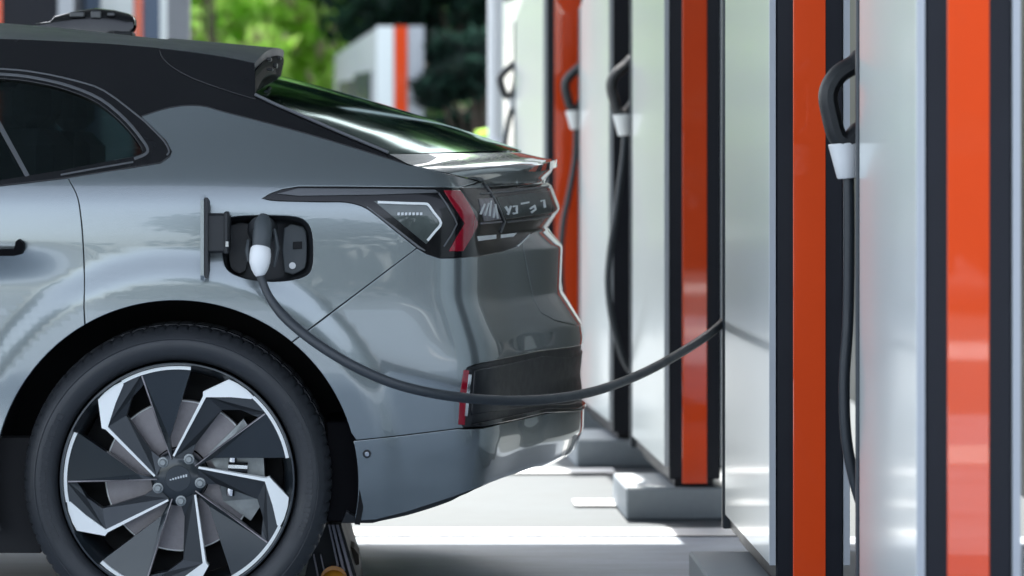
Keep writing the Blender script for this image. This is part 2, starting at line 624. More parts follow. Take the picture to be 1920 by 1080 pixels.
def panel(name, poly, m, parent, holes=(), off=0.0, gap=.0010, bev=.0016, deep=.014, step=(.022, .016), join=False,
          copy_far=False, root_off=None, label=None, dome=0.0):
    """a pressed panel on the skin: polygon in photo positions or ('uz',u,z), rolled edges and a return flange"""
    def toU(pl):
        return [(p[0] * US if p[0] > 0 else p[0], p[1]) for p in pl]
    loop = clean(toU(inv(dens(poly))))
    A = sum(loop[i][0] * loop[(i + 1) % len(loop)][1] - loop[(i + 1) % len(loop)][0] * loop[i][1] for i in range(len(loop)))
    if A < 0:
        loop = loop[::-1]
    loops = [loop]
    for h in holes:
        hl = clean(toU(inv(dens(h, 6))))
        A = sum(hl[i][0] * hl[(i + 1) % len(hl)][1] - hl[(i + 1) % len(hl)][0] * hl[i][1] for i in range(len(hl)))
        if A > 0:
            hl = hl[::-1]
        loops.append(hl)
    outer, inner, lat = [], [], []
    for lp in loops:
        o_, mm = offset_poly(lp, gap)
        i_, _ = offset_poly(lp, gap + bev)
        o_[:, 0] = np.where(np.abs(np.array(lp)[:, 0] - US) < 1e-6, US, o_[:, 0])
        i_[:, 0] = np.where(np.abs(np.array(lp)[:, 0] - US) < 1e-6, US, i_[:, 0])
        outer.append(o_)
        inner.append(i_)
        lat.append(-mm)
    allin = np.concatenate(inner)
    lo, hi = allin.min(0), allin.max(0)
    gx = np.arange(lo[0], hi[0] + step[0], step[0])
    gz = np.arange(lo[1], hi[1] + step[1], step[1])
    gz = gz + np.tile([.0], len(gz))
    GX, GZ = np.meshgrid(gx, gz)
    G = np.stack([GX.ravel(), GZ.ravel()], -1)
    k = inside(G, inner[0])
    for h in inner[1:]:
        k &= ~inside(G, h)
    G = G[k]
    # keep clear of the boundary
    if len(G):
        dmin = np.min(np.linalg.norm(G[:, None] - allin[None], axis=2), axis=1)
        G = G[dmin > .4 * step[1]]
    pts = [Vector(p) for p in allin] + [Vector(p) for p in G]
    edges = []
    s = 0
    for lp in inner:
        n = len(lp)
        edges += [(s + i, s + (i + 1) % n) for i in range(n)]
        s += n
    vo, eo, fo, ov, oe, of = delaunay_2d_cdt(pts, edges, [], 0, 1e-6)
    V2 = np.array([(v[0], v[1]) for v in vo])
    T = np.array([f for f in fo if len(f) == 3])
    C = V2[T].mean(1)
    k = inside(C, inner[0])
    for h in inner[1:]:
        k &= ~inside(C, h)
    T = T[k]
    a, b, c = V2[T[:, 0]], V2[T[:, 1]], V2[T[:, 2]]
    ar = (b[:, 0] - a[:, 0]) * (c[:, 1] - a[:, 1]) - (c[:, 0] - a[:, 0]) * (b[:, 1] - a[:, 1])
    T[ar < 0] = T[ar < 0][:, ::-1]

    def toS(p2, o):
        p2 = np.asarray(p2)
        u = np.where(p2[:, 0] > 0, np.minimum(p2[:, 0] / US, 1.0), p2[:, 0])
        return S1(u, p2[:, 1], o)
    P, N = toS(V2, off)
    V, NN, F = [P], [N], [tuple(t) for t in T]
    base = len(P)
    for lp_i, lp_o, lt in zip(inner, outer, lat):
        n = len(lp_i)
        Pi, Ni = toS(lp_i, off)
        Po, No = toS(lp_o, off)
        Pd, _ = toS(lp_o, off - deep)
        L = Po - Pi
        L /= np.linalg.norm(L, axis=1, keepdims=True) + 1e-12
        Po = Po - No * bev * .7
        N1 = No * .6 + L * .8
        N1 /= np.linalg.norm(N1, axis=1, keepdims=True)
        V += [Pi, Po, Po.copy(), Pd]
        NN += [Ni, N1, L, L]
        for i in range(n):
            j = (i + 1) % n
            F.append((base + i, base + n + i, base + n + j, base + j))
            F.append((base + 2 * n + i, base + 3 * n + i, base + 3 * n + j, base + 2 * n + j))
        base += 4 * n
    V = np.concatenate(V)
    NN = np.concatenate(NN)
    if join:
        k = len(V)
        V2_ = V * [1, -1, 1] + [0, 2 * HALF, 0]
        V = np.concatenate([V, V2_])
        NN = np.concatenate([NN, NN * [1, -1, 1]])
        F = F + [tuple(i + k for i in f[::-1]) for f in F]
    o = link(name, mesh_from(name, V, F, NN), m, parent, root_off)
    if label:
        o['label'] = label
    if copy_far:
        Vm = V * [1, -1, 1] + [0, 2 * HALF, 0]
        link(name, mesh_from(name, Vm, [f[::-1] for f in F], NN * [1, -1, 1]), m, parent, root_off)
    return o


def strip_px(pts, w):
    """photo polyline -> polygon of that width; w may be a list"""
    P = np.array(pts, float)
    d = np.gradient(P, axis=0)
    d /= np.linalg.norm(d, axis=1, keepdims=True) + 1e-9
    n = np.stack([-d[:, 1], d[:, 0]], -1)
    w = np.asarray(w, float) if hasattr(w, '__len__') else np.full(len(P), w)
    a, b = P + n * w[:, None] / 2, P - n * w[:, None] / 2
    return [tuple(p) for p in a] + [tuple(p) for p in b[::-1]]


def arc_px(a0, a1, r=ARCH * SCALE, n=24, cx=330, cy=905):
    return [(cx + r * math.cos(R(a0 + (a1 - a0) * i / n)), cy - r * math.sin(R(a0 + (a1 - a0) * i / n))) for i in range(n + 1)]


CAR0 = (-1.9, HALF, 0)
CO = (1.9, -HALF, 0)
car = empty('car', CAR0, label='grey fastback car with black roof, plugged in by its rear side to charge', category='car')

# --- side panels
SHUT = crom([(121, 324), (134, 345), (146, 372), (152, 410), (156, 460), (158, 520), (157, 606)], 3)
BELT = [(317, 293), (300, 305), (233, 316), (127, 333)]
FRAME_OUT = crom([(-190, 119), (0, 128), (70, 135), (140, 150), (195, 168), (230, 190), (263, 218)], 2)
CPIL_LOW = crom([(767, 309), (640, 269), (540, 240), (420, 209), (385, 199), (350, 197), (310, 203), (263, 218)], 3)
BLADE_TOP = [(862, 352), (760, 351), (640, 350), (560, 350), (530, 355), (508, 363), (493, 372)]
BLADE_LOW = crom([(493, 372), (520, 376), (600, 378), (650, 379), (690, 392), (740, 431), (782, 465)], 3)
HSHUT = crom([(767, 309), (830, 323), (885, 336), (900, 341)], 3)
BSHUT = [(782, 465), (700, 527), (590, 610), (545, 645)]
PORT = crom([(420, 414), (440, 407), (468, 405), (515, 405), (553, 407), (572, 415), (582, 430), (586, 455), (586, 490), (580, 511),
             (560, 522), (520, 527), (480, 525), (450, 518), (430, 508), (420, 490), (417, 450)], 3, closed=True)


def rad_angle(px, py):
    return math.degrees(math.atan2(905 - py, px - 330))


A_B = rad_angle(545, 645)
A_D = rad_angle(157, 606)
arc_q = arc_px(A_B, A_D, n=30)
quarter = [*SHUT[:1], *BELT[::-1][1:-1], (317, 293), (321, 284), (310, 263), (283, 236), *CPIL_LOW[::-1][0:1], *CPIL_LOW[::-1][1:],
           *HSHUT[1:], *BLADE_TOP, *BLADE_LOW[1:], *BSHUT[1:-1], *arc_q, *SHUT[::-1][1:-1]]
panel('quarter_panel', quarter, M['paint'], car, holes=[PORT], copy_far=False, root_off=CO)
quarter_far = [*SHUT[:1], *BELT[::-1][1:-1], (317, 293), (321, 284), (310, 263), (283, 236), *CPIL_LOW[::-1],
               *HSHUT[1:], *BLADE_TOP, *BLADE_LOW[1:], *BSHUT[1:-1], *arc_q, *SHUT[::-1][1:-1]]


def mirror_obj(o):
    me = o.data.copy()
    V = np.array([v.co[:] for v in me.vertices]) * [1, -1, 1] + [0, 2 * HALF, 0]
    F = [tuple(p.vertices)[::-1] for p in me.polygons]
    nm = mesh_from(o.name.split('.')[0], V, F, smooth=True)
    return link(o.name.split('.')[0], nm, o.data.materials[0], car, CO)


_t = panel('quarter_panel', quarter_far, M['paint'], car, root_off=CO, step=(.05, .04))
mirror_obj(_t)
bpy.data.objects.remove(_t)

ZL = 1.09
door = [(-190, 352), (0, 348), (127, 333), *SHUT[1:-1], *arc_px(A_D, 178, n=16), (-14, 985), (-60, 1010), (-190, 1016)]
rd = panel('rear_door', door, M['paint'], car, copy_far=True, root_off=CO)
# door handle, popped out
hb = MB()
hp = [p2w(x, y, .0) for x, y in ((-70, 468), (30, 466), (33, 452), (38, 448), (46, 454), (47, 468), (42, 476), (30, 479), (-70, 479))]
hb.prism([(p[0], p[2]) for p in hp], -.035, .02)
hb.obj('door_handle', M['dull_black'], rd, (0, 0, 0), smooth=True)
# front door + fender, out of frame to the left
front_door = [('uz', -1.20 - .02, .26), ('uz', -1.20 - .02, 1.06), ('uz', -2.35, 1.04), ('uz', -2.35, .26)]
panel('front_door', front_door, M['paint'], car, copy_far=True, root_off=CO, step=(.05, .03))
fx = WX - 2.93


def uz_arc(cx, r, a0, a1, n=16):
    out = []
    for i in range(n + 1):
        a = R(a0 + (a1 - a0) * i / n)
        z = WZ + r * math.sin(a)
        out.append(('uz', cx + r * math.cos(a) - (T_xk(z) - .15), z))
    return out


fend = [('uz', -2.36, .27), ('uz', -2.36, 1.04), ('uz', -3.0, 1.0), ('uz', -3.75, .92), ('uz', -4.05, .84), ('uz', -4.15, .6), ('uz', -4.1, .3),
        ('uz', fx - .46, .28), *uz_arc(fx, ARCH, 190, -10)]
panel('front_fender', fend, M['paint'], car, copy_far=True, root_off=CO, step=(.06, .04))

# --- window, frame
GL = crom([(-190, 140), (0, 147), (70, 155), (130, 170), (185, 194), (230, 231), (258, 264), (268, 281), (266, 289), (250, 295)], 3) + [(190, 306), (120, 320), (0, 339), (-190, 343)]
frame = FRAME_OUT + [(283, 236), (310, 263), (321, 284), (317, 293), (300, 305), (233, 316), (127, 333), (0, 348), (-190, 352)]
wf = panel('window_frame', frame, M['gloss_black'], car, holes=[GL], copy_far=True, root_off=CO, off=.0018, gap=-.0014)
panel('window', GL, M['glass'], car, copy_far=True, root_off=CO, off=-.006, gap=.0, bev=.001, deep=.001)
st = crom([(-190, 133), (0, 140), (70, 148), (132, 163), (190, 188), (236, 226), (266, 262), (277, 281), (272, 291), (252, 299)], 3)
panel('window_trim', strip_px(st, 5), M['trim_grey'], wf, off=.0045, gap=0, bev=.001, deep=.006)
st2 = crom([(-190, 121), (0, 130), (70, 137), (140, 152), (195, 171), (262, 221), (283, 240), (308, 266), (317, 284), (313, 292)], 3)
panel('window_trim', strip_px(st2, 3), M['trim_grey'], wf, off=.004, gap=0, bev=.001, deep=.006)
panel('window_trim', strip_px([(114, 329), (180, 317), (250, 305)], 3), M['trim_grey'], wf, off=.004, gap=0, bev=.0008, deep=.006)
panel('window_pillar', [(-60, 345), (-120, 148), (-62, 150), (-20, 205), (40, 333)], M['trim_black'], wf, off=-.012, gap=0, bev=.001, deep=.01)
panel('window_trim', strip_px([(-40, 165), (0, 236), (52, 331)], [9, 9, 8]), M['trim_grey'], wf, off=.002, gap=0, bev=.001, deep=.004)
fw = [('uz', -1.30, 1.085), ('uz', -1.30, 1.33), ('uz', -1.55, 1.36), ('uz', -2.0, 1.33), ('uz', -2.6, 1.08)]
ff = [('uz', -1.23, 1.06), ('uz', -1.23, 1.37), ('uz', -1.6, 1.40), ('uz', -2.05, 1.37), ('uz', -2.8, 1.03)]
panel('window_frame', ff, M['gloss_black'], car, copy_far=True, root_off=CO, step=(.06, .04))
panel('window', fw, M['lens_dark'], car, copy_far=True, root_off=CO, off=.003, gap=0, deep=.004, step=(.06, .04))

# --- black roof sides and C pillar (paint break line below)
RAIL = crom([(-190, 71), (0, 74), (100, 78), (200, 83), (297, 91)], 3)
RAIL2 = crom([(297, 91), (350, 97), (420, 107), (478, 119)], 3)
GEDGE = crom([(478, 180), (520, 200), (560, 217), (640, 252), (700, 277), (728, 289), (767, 309)], 3)
SPLOW = crom([(480, 189), (430, 174), (370, 153), (330, 133), (305, 112), (297, 91)], 3)
pillar = [*RAIL, *SPLOW[::-1][1:-1], (478, 182), *GEDGE[1:], *CPIL_LOW[1:-1], (263, 218), *FRAME_OUT[::-1][1:]]
rp = panel('roof_pillar', pillar, M['gloss_black'], car, copy_far=True, root_off=CO, off=.0012, gap=-.0016)
panel('spoiler_side', [*RAIL2, (479, 150), (480, 189), *SPLOW[1:-1]], M['gloss_black'], car, copy_far=True, root_off=CO, off=.004)


# --- top surfaces: arcs from the near edge to the centre line
def top_sheet(name, near, centre, m, nt=18, join=True, pw=2.0, thick=.012, lip=0.0, px_=1.0):
    near = np.asarray(near, float)
    centre = np.asarray(centre, float)
    n = len(near)
    t = np.linspace(0, 1, nt)
    Pn = np.zeros((n, nt, 3))
    f = 1 - (1 - t) ** pw
    fx_ = 1 - (1 - t) ** (1 + px_)
    for i in range(n):
        a, b = near[i], centre[i]
        Pn[i, :, 0] = a[0] + (b[0] - a[0]) * fx_
        Pn[i, :, 1] = a[1] + (b[1] - a[1]) * t
        Pn[i, :, 2] = a[2] + (b[2] - a[2]) * f
    du = np.gradient(Pn, axis=0)
    dt = np.gradient(Pn, axis=1)
    dt[:, -1] = dt[:, -1] * [0, 1, 0]
    N = np.cross(du, dt)
    N /= np.linalg.norm(N, axis=-1, keepdims=True) + 1e-12
    idx = np.arange(n * nt).reshape(n, nt)
    V, NN, F = [Pn.reshape(-1, 3)], [N.reshape(-1, 3)], []
    for i in range(n - 1):
        for j in range(nt - 1):
            F.append((idx[i, j], idx[i + 1, j], idx[i + 1, j + 1], idx[i, j + 1]))
    # flange all round
    ring = [(0, j) for j in range(nt)] + [(i, nt - 1) for i in range(1, n)][0:0] + [(n - 1, j) for j in range(nt)]
    base = n * nt
    for i_row, sgn in ((0, -1), (n - 1, 1)):
        A = Pn[i_row]
        Bq = A - N[i_row] * thick
        d = du[i_row] * sgn
        d /= np.linalg.norm(d, axis=-1, keepdims=True) + 1e-12
        V += [A, Bq]
        NN += [d, d]
        for j in range(nt - 1):
            q = (base + j, base + j + 1, base + nt + j + 1, base + nt + j)
            F.append(q if sgn < 0 else q[::-1])
        base += 2 * nt
    A = Pn[:, 0]
    Bq = A - N[:, 0] * thick
    d = -dt[:, 0] / (np.linalg.norm(dt[:, 0], axis=-1, keepdims=True) + 1e-12)
    V += [A, Bq]
    NN += [d, d]
    for i in range(n - 1):
        F.append((base + i, base + n + i, base + n + i + 1, base + i + 1))
    V = np.concatenate(V)
    NN = np.concatenate(NN)
    if np.mean(N[..., 2]) < 0:
        NN = -NN
        F = [f[::-1] for f in F]
    k = len(V)
    Vm = V * [1, -1, 1] + [0, 2 * HALF, 0]
    V = np.concatenate([V, Vm])
    NN = np.concatenate([NN, NN * [1, -1, 1]])
    F = F + [tuple(i + k for i in f[::-1]) for f in F]
    return link(name, mesh_from(name, V, F, NN), m, car, CO)


def skin_pts(px):
    uz = np.array(inv(px))
    P, N = S1(uz[:, 0], uz[:, 1])
    return P


def resample(P, n):
    P = np.asarray(P, float)
    d = np.concatenate([[0], np.cumsum(np.linalg.norm(np.diff(P, axis=0), axis=1))])
    t = np.linspace(0, d[-1], n)
    return np.stack([np.interp(t, d, P[:, k]) for k in range(P.shape[1])], -1)


rail = skin_pts(dens(RAIL, 25)[:-1][:len(RAIL) * 3])
rail = skin_pts(RAIL)
roofc = lambda X: np.interp(X, [-2.3, -1.9, -1.5, -1.078, -.90, -.65, -.45, -.323], [1.47, 1.492, 1.495, 1.483, 1.468, 1.440, 1.422, 1.411])
front_rail, _ = S1(np.array([-2.2, -1.9, -1.6, -1.35]), np.array([1.385, 1.405, 1.412, 1.414]))
near = np.concatenate([front_rail, rail])
near = resample(near, 40)
cen = np.stack([near[:, 0] + .0, np.full(40, HALF), roofc(near[:, 0])], -1)
top_sheet('roof', near, cen, M['roof_top'], pw=2.6, px_=.6)
rail2 = resample(skin_pts(RAIL2), 16)
cx2 = np.linspace(rail2[0, 0], -.323, 16)
cen2 = np.stack([cx2, np.full(16, HALF), roofc(cx2)], -1)
cen2[:, 2] += .004
sp = top_sheet('roof_spoiler', rail2 + [0, 0, .002], cen2, M['roof_top'], pw=2.6, px_=.6, thick=.022)
# spoiler end face and underside down to the glass
t = np.linspace(0, 1, 18)
a, b = rail2[-1], cen2[-1]
topE = np.stack([a[0] + (b[0] - a[0]) * (1 - (1 - t) ** 1.6), a[1] + (b[1] - a[1]) * t, a[2] + (b[2] - a[2]) * (1 - (1 - t) ** 2.6) - .02], -1)
a, b = np.array(p2w(481, 186, .21)), np.array((-.352, HALF, 1.338))
lowE = np.stack([a[0] + (b[0] - a[0]) * (1 - (1 - t) ** 2), a[1] + (b[1] - a[1]) * t, a[2] + (b[2] - a[2]) * (1 - (1 - t) ** 2)], -1)
lowN = lowE + [-.06, .0, -.004]
midE = topE * .45 + lowE * .55 + [-.010, 0, .006]
sv = np.concatenate([topE, midE, lowE, lowN])
sf = []
for r_ in range(3):
    for j in range(17):
        sf.append((r_ * 18 + j, r_ * 18 + j + 1, r_ * 18 + 18 + j + 1, r_ * 18 + 18 + j))
k = len(sv)
sv = np.concatenate([sv, sv * [1, -1, 1] + [0, 2 * HALF, 0]])
sf += [tuple(i + k for i in f[::-1]) for f in sf]
link('spoiler_end', mesh_from('spoiler_end', sv, sf), M['dull_black'], sp, (0, 0, 0))
for q, (xx, yy, w_, h_) in enumerate(((500, 108, 9, 7), (512, 118, 8, 10), (500, 128, 12, 5), (520, 106, 7, 6))):
    eb = MB()
    X_, Y_, Z_ = p2w(xx, yy, .36 + .16 * (q % 2))
    eb.box(X_ - .0, X_ + w_ / SCALE, Y_ - .01, Y_ + .05, Z_ - h_ / SCALE, Z_, .002)
    eb.obj('spoiler_fin', M['trim_black'], sp, (0, 0, 0))

# rear window
gnear = resample(skin_pts(GEDGE[:-3]), 26)
gx0, gx1 = -.42, .315
cxg = np.linspace(gx0, gx1, 26)
czg = np.interp(cxg, [-.42, -.295, -.1, .1, .25, .33], [1.368, 1.337, 1.283, 1.222, 1.170, 1.142])
top_sheet('rear_window', gnear, np.stack([cxg, np.full(26, HALF), czg], -1), M['glass_rear'], pw=2.1, px_=.9, thick=.006)
# glass edge trim along the silhouette, wiper-side bright bead
tb = MB()
gs = np.linspace(0, 1, 26)
beadn = gnear + (np.stack([cxg, np.full(26, HALF), czg], -1) - gnear) * .0
tb.tube([Vector(p) + Vector((0, -.004, .004)) for p in gnear], .004, 8)
tb.obj('window_seal', M['trim_grey'], car, CO, smooth=True)
# rear shelf with its dark border under the glass
# tailgate top (lid) and its lip
n = 14
lidn = resample(np.concatenate([skin_pts([(729, 290)]), skin_pts(HSHUT)]), n) + [0, .002, .001]
s = np.linspace(0, 1, n)
cxl = gx1 + .004 + (.404 - gx1) * s
czl = np.interp(s, [0, .5, .85, 1], [1.1405, 1.128, 1.1225, 1.1235])
top_sheet('tailgate_lid', lidn, np.stack([cxl, np.full(n, HALF), czl], -1), M['paint'], pw=2.0, px_=1.0, thick=.02)

# --- rear: tailgate face, lamp, bumper
C = lambda py: ('uz', 1.0, HC - (py - VY) / (SCALE * DIST / (DIST + HALF)))
uz_lip = inv([(900, 341)])[0]
gate_up = [(862, 352), (900, 341)]
for i in range(1, 9):
    q = i / 8
    gate_up.append(('uz', uz_lip[0] + (1 - uz_lip[0]) * q, uz_lip[1] + (1.114 - uz_lip[1]) * (1 - (1 - q) ** 2.0)))
zt = 1.0595
uz_a = inv([(905, 352)])[0]
bar_top = [(862, 352), (905, 352)]
for i in range(1, 9):
    q = i / 8
    bar_top.append(('uz', uz_a[0] + (1 - uz_a[0]) * q, uz_a[1] + (zt - uz_a[1]) * min(1, q * 1.6)))
panel('tailgate_spoiler', gate_up + bar_top[::-1][:-1], M['paint'], car, join=True, root_off=CO, step=(.02, .008))
# lamp base: blade along the side, corner, bar across the tail
low_pts = [(782, 465), (800, 476), (824, 484), (860, 483), (900, 480), (942, 471), (965, 462), (978, 450), (990, 440)]
ul = inv([(990, 440)])[0]
bar_low = [C(424), ('uz', .5 * (1 + ul[0]), HC - 139 / 705 * 1.0)]
lamp_poly = [(493, 372), *BLADE_TOP[::-1][1:-1], *bar_top, *bar_low, *low_pts[::-1], *BLADE_LOW[::-1][1:-1]]
lamp = panel('tail_light', lamp_poly, M['lens_dark'], car, join=True, root_off=CO, step=(.014, .009), off=.001, gap=-.0006,
             label='smoked tail light running from the side blade across the tail')
Z0 = (0, 0, 0)
panel('blade_trim', [(520, 364), (560, 354), (700, 355), (815, 357), (822, 362), (700, 366), (560, 368)], M['trim_grey'], lamp, off=.004, gap=0, bev=.001, deep=.006)
panel('lamp_facet', [(700, 377), (800, 381), (829, 418), (799, 458), (765, 430)], M['lens_grey'], lamp, off=.003, gap=0, bev=.001, deep=.006)
panel('light_line', strip_px(crom([(708, 380), (760, 382), (795, 383), (803, 386), (812, 398), (826, 418), (815, 434), (801, 451)], 3), 4.5), M['lens_line'], lamp, off=.0055, gap=0, bev=.0006, deep=.006)
panel('light_line', strip_px([(688, 388), (740, 428), (786, 464), (797, 470)], [2, 4, 4, 2]), M['trim_grey'], lamp, off=.004, gap=0, bev=.0005, deep=.006)
panel('red_lamp', [(831, 358), (861, 358), (879, 386), (893, 413), (893, 425), (880, 449), (867, 471), (841, 471), (853, 448), (870, 419), (850, 388)], M['lens_red'], lamp, off=.004, gap=0, bev=.0015, deep=.008)
for i in range(7):
    xx = 745 + i * 7
    panel('lamp_letter', [(xx, 399), (xx + 4.5, 398.5), (xx + 4.5, 403.5), (xx, 404)], M['lettering'], lamp, off=.004, gap=0, bev=.0003, deep=.003)
panel('lamp_chamber', [(896, 374), (922, 371), (938, 411), (906, 415)], M['lens_mauve'], lamp, off=.003, gap=0, bev=.001, deep=.006)
for (x0, y0, x1, y1) in ((898, 402, 906, 384), (906, 404, 914, 382), (915, 405, 918, 378), (922, 408, 926, 388), (930, 409, 926, 384)):
    panel('lamp_stroke', strip_px([(x0, y0), (x1, y1)], 2.5), M['lettering'], lamp, off=.0055, gap=0, bev=.0003, deep=.003)
panel('lamp_chamber', [(930, 370), (1000, 362), (1030, 358), (1034, 398), (948, 411)], M['lens_bar'], lamp, off=.002, gap=0, bev=.001, deep=.006)
for seg in ([(946, 388), (952, 398)], [(956, 387), (950, 402)], [(960, 388), (967, 387), (967, 399), (960, 400)], [(975, 383), (990, 380)], [(992, 392), (1001, 386)],
            [(1000, 386), (1002, 393), (994, 398)], [(1012, 378), (1018, 376), (1020, 390)]):
    panel('lamp_stroke', strip_px(seg, 3), M['lettering'], lamp, off=.0045, gap=0, bev=.0003, deep=.003)
panel('lamp_strip', strip_px([(900, 364), (960, 359), (1028, 350)], 3), M['trim_grey'], lamp, off=.003, gap=0, bev=.0005, deep=.004)  # grey strip paints a highlight along the top of the bar
panel('lamp_strip', strip_px([(950, 416), (1000, 410), (1032, 404)], 3), M['trim_grey'], lamp, off=.003, gap=0, bev=.0005, deep=.004)  # painted highlight along the bar's lower edge
panel('lamp_strip', strip_px([(900, 419), (940, 415)], 3), M['lens_mauve'], lamp, off=.003, gap=0, bev=.0005, deep=.004)
panel('lamp_strip', strip_px([(822, 362), (838, 386), (852, 410), (856, 420), (846, 440), (832, 462)], 2.5), M['trim_grey'], lamp, off=.003, gap=0, bev=.0005, deep=.004)
panel('lamp_seam', strip_px([(905, 342), (919, 362), (933, 388), (945, 415), (937, 436)], 2.2), M['trim_grey'], lamp, off=.0045, gap=0, bev=.0003, deep=.003)
panel('lamp_reflector', [(894, 443), (929, 440), (929, 448), (896, 452)], M['lettering'], lamp, off=.003, gap=0, bev=.001, deep=.006)
panel('lamp_reflector', [(938, 440), (968, 437), (962, 444), (938, 447)], M['lettering'], lamp, off=.003, gap=0, bev=.001, deep=.006)
panel('lamp_seam', strip_px([(993, 440), (978, 455), (970, 462)], 2.5), M['lettering'], lamp, off=.003, gap=0, bev=.0003, deep=.003)

# tailgate face below the bar
ub = inv([(1040, 600)])[0]
gate_low = [(978, 450), (988, 500), (1000, 560), (1015, 586), (1040, 600), ('uz', .5 * (1 + ub[0]), .690), ('uz', 1.0, .684)]
panel('tailgate', [(978, 450), (990, 440), *bar_low[::-1], *gate_low[::-1][:-1]], M['paint'], car, join=True, root_off=CO, step=(.018, .008), gap=.0006, bev=.001)
# bumper skin
INS_T = [(871, 699), (876, 690), (890, 684), (915, 679), (965, 669), (1010, 659)]
ui = inv([(1010, 659)])[0]
INS_TOP = INS_T + [('uz', .5 * (1 + ui[0]), .5 * (ui[1] + .632)), ('uz', 1.0, .632)]
INS_B = [(862, 790), (870, 803), (905, 801), (960, 790), (1000, 781), (1030, 774)]
uj = inv([(1030, 774)])[0]
INS_BOT = INS_B + [('uz', .5 * (1 + uj[0]), .5 * (uj[1] + .462)), ('uz', 1.0, .462)]
VAL = [(668, 826), (760, 816), (858, 804)]
bump = [*low_pts[:7], *gate_low, *INS_TOP[::-1], *INS_B[:2], *VAL[::-1], *arc_px(rad_angle(668, 826), A_B, n=14)[1:], *BSHUT[::-1][1:-1]]
bp = panel('rear_bumper', bump, M['paint'], car, join=True, root_off=CO, step=(.018, .010))
ins = panel('bumper_insert', [*INS_TOP, *INS_BOT[::-1]], M['trim_black'], car, join=True, root_off=CO, off=-.004, step=(.018, .010))
panel('reflector', strip_px([(874, 694), (868, 740), (865, 796)], [10, 12, 12]), M['lens_red'], ins, off=.003, gap=0, bev=.001, deep=.008)
panel('insert_trim', strip_px([(881, 702), (877, 740), (873, 780)], 6), M['chrome'], ins, off=.003, gap=0, bev=.001, deep=.008)
up_ = inv([(1020, 668)])[0]
pl_top = [(890, 694), (960, 681), (1020, 668), ('uz', .5 * (1 + up_[0]), .61), ('uz', 1.0, .615)]
uq = inv([(1010, 762)])[0]
pl_bot = [(884, 778), (960, 768), (1010, 762), ('uz', .5 * (1 + uq[0]), .49), ('uz', 1.0, .487)]
panel('plate_panel', [*pl_top, *pl_bot[::-1]], M['trim_black'], ins, join=True, off=.001, gap=0, bev=.004, deep=.006, step=(.02, .012))
ur = inv([(1020, 776)])[0]
panel('insert_lip', [(885, 795), (960, 779), (1020, 766), ('uz', .9, .475), ('uz', 1.0, .473), ('uz', 1.0, .466), ('uz', .9, .466), (1020, 774), (960, 788), (905, 799)], M['lens_dark'], ins, join=True, off=.006, gap=0, bev=.002, deep=.012)
# lower valance
val = [*VAL, (870, 805), (905, 803), *INS_BOT[3:], ('uz', 1.0, .329), ('uz', .86, .329), (1000, 877), (930, 902), (850, 932), (760, 961), (705, 975), (677, 977),
       *arc_px(rad_angle(677, 975), rad_angle(668, 826), n=8)]
va = panel('bumper_valance', val, M['paint'], car, join=True, root_off=CO, step=(.018, .010))
und = [(677, 979), (705, 977), (760, 963), (850, 934), (930, 905), (960, 894), (935, 908), (850, 944), (765, 970), (700, 986), (640, 986), (650, 965)]
panel('bumper_under', und, M['plastic_dark'], car, copy_far=True, root_off=CO, off=-.012, gap=0, step=(.02, .012))
for (x, y, rr) in ((688, 851, 8),):
    c = [(x + rr * math.cos(a), y + rr * math.sin(a)) for a in np.linspace(0, 2 * math.pi, 14)[:-1]]
    c2 = [(x + .55 * rr * math.cos(a), y + .55 * rr * math.sin(a)) for a in np.linspace(0, 2 * math.pi, 14)[:-1]]
    panel('parking_sensor', c, M['plastic_dark'], va, off=.002, gap=0, bev=.001, deep=.004)
    panel('sensor_face', c2, M['chrome'], va, off=.004, gap=0, bev=.001, deep=.004)

# --- inner shell, floor, arch liners: so the car is closed
def shell():
    V, F = [], []
    us = np.concatenate([np.arange(-3.9, 0, .05), np.linspace(0, 1, 20)])
    zs = np.arange(.30, 1.40, .05)
    U, Z = np.meshgrid(us, zs, indexing='ij')
    P, N = S1(U, Z, -.028)
    n0, n1 = U.shape
    idx = np.arange(n0 * n1).reshape(n0, n1)
    ok = np.ones((n0, n1), bool)
    for wx in (WX, fx):
        ok &= np.hypot(P[..., 0] - wx, P[..., 2] - WZ) > .44
    ppx, ppy = w2p(P[..., 0], P[..., 1], P[..., 2])
    ok &= ~((ppx < 300) & (ppx > -250) & (ppy < 330) & (ppy > 120))       # side window
    ok &= ~((P[..., 2] > 1.03) & (P[..., 0] > -.15)) & ~((P[..., 2] > 1.14) & (P[..., 0] > -.50))
    ok &= ~((ppx > 405) & (ppx < 600) & (ppy > 390) & (ppy < 545))         # charge port
    ok &= ~((P[..., 2] > .95) & (P[..., 0] < -2.2))
    for i in range(n0 - 1):
        for j in range(n1 - 1):
            if ok[i, j] and ok[i + 1, j] and ok[i, j + 1] and ok[i + 1, j + 1]:
                F.append((idx[i, j], idx[i + 1, j], idx[i + 1, j + 1], idx[i, j + 1]))
    V = P.reshape(-1, 3)
    k = len(V)
    V = np.concatenate([V, V * [1, -1, 1] + [0, 2 * HALF, 0]])
    F += [tuple(i + k for i in f[::-1]) for f in F]
    return link('body_shell', mesh_from('body_shell', V, F, smooth=True), M['shell'], car, CO)


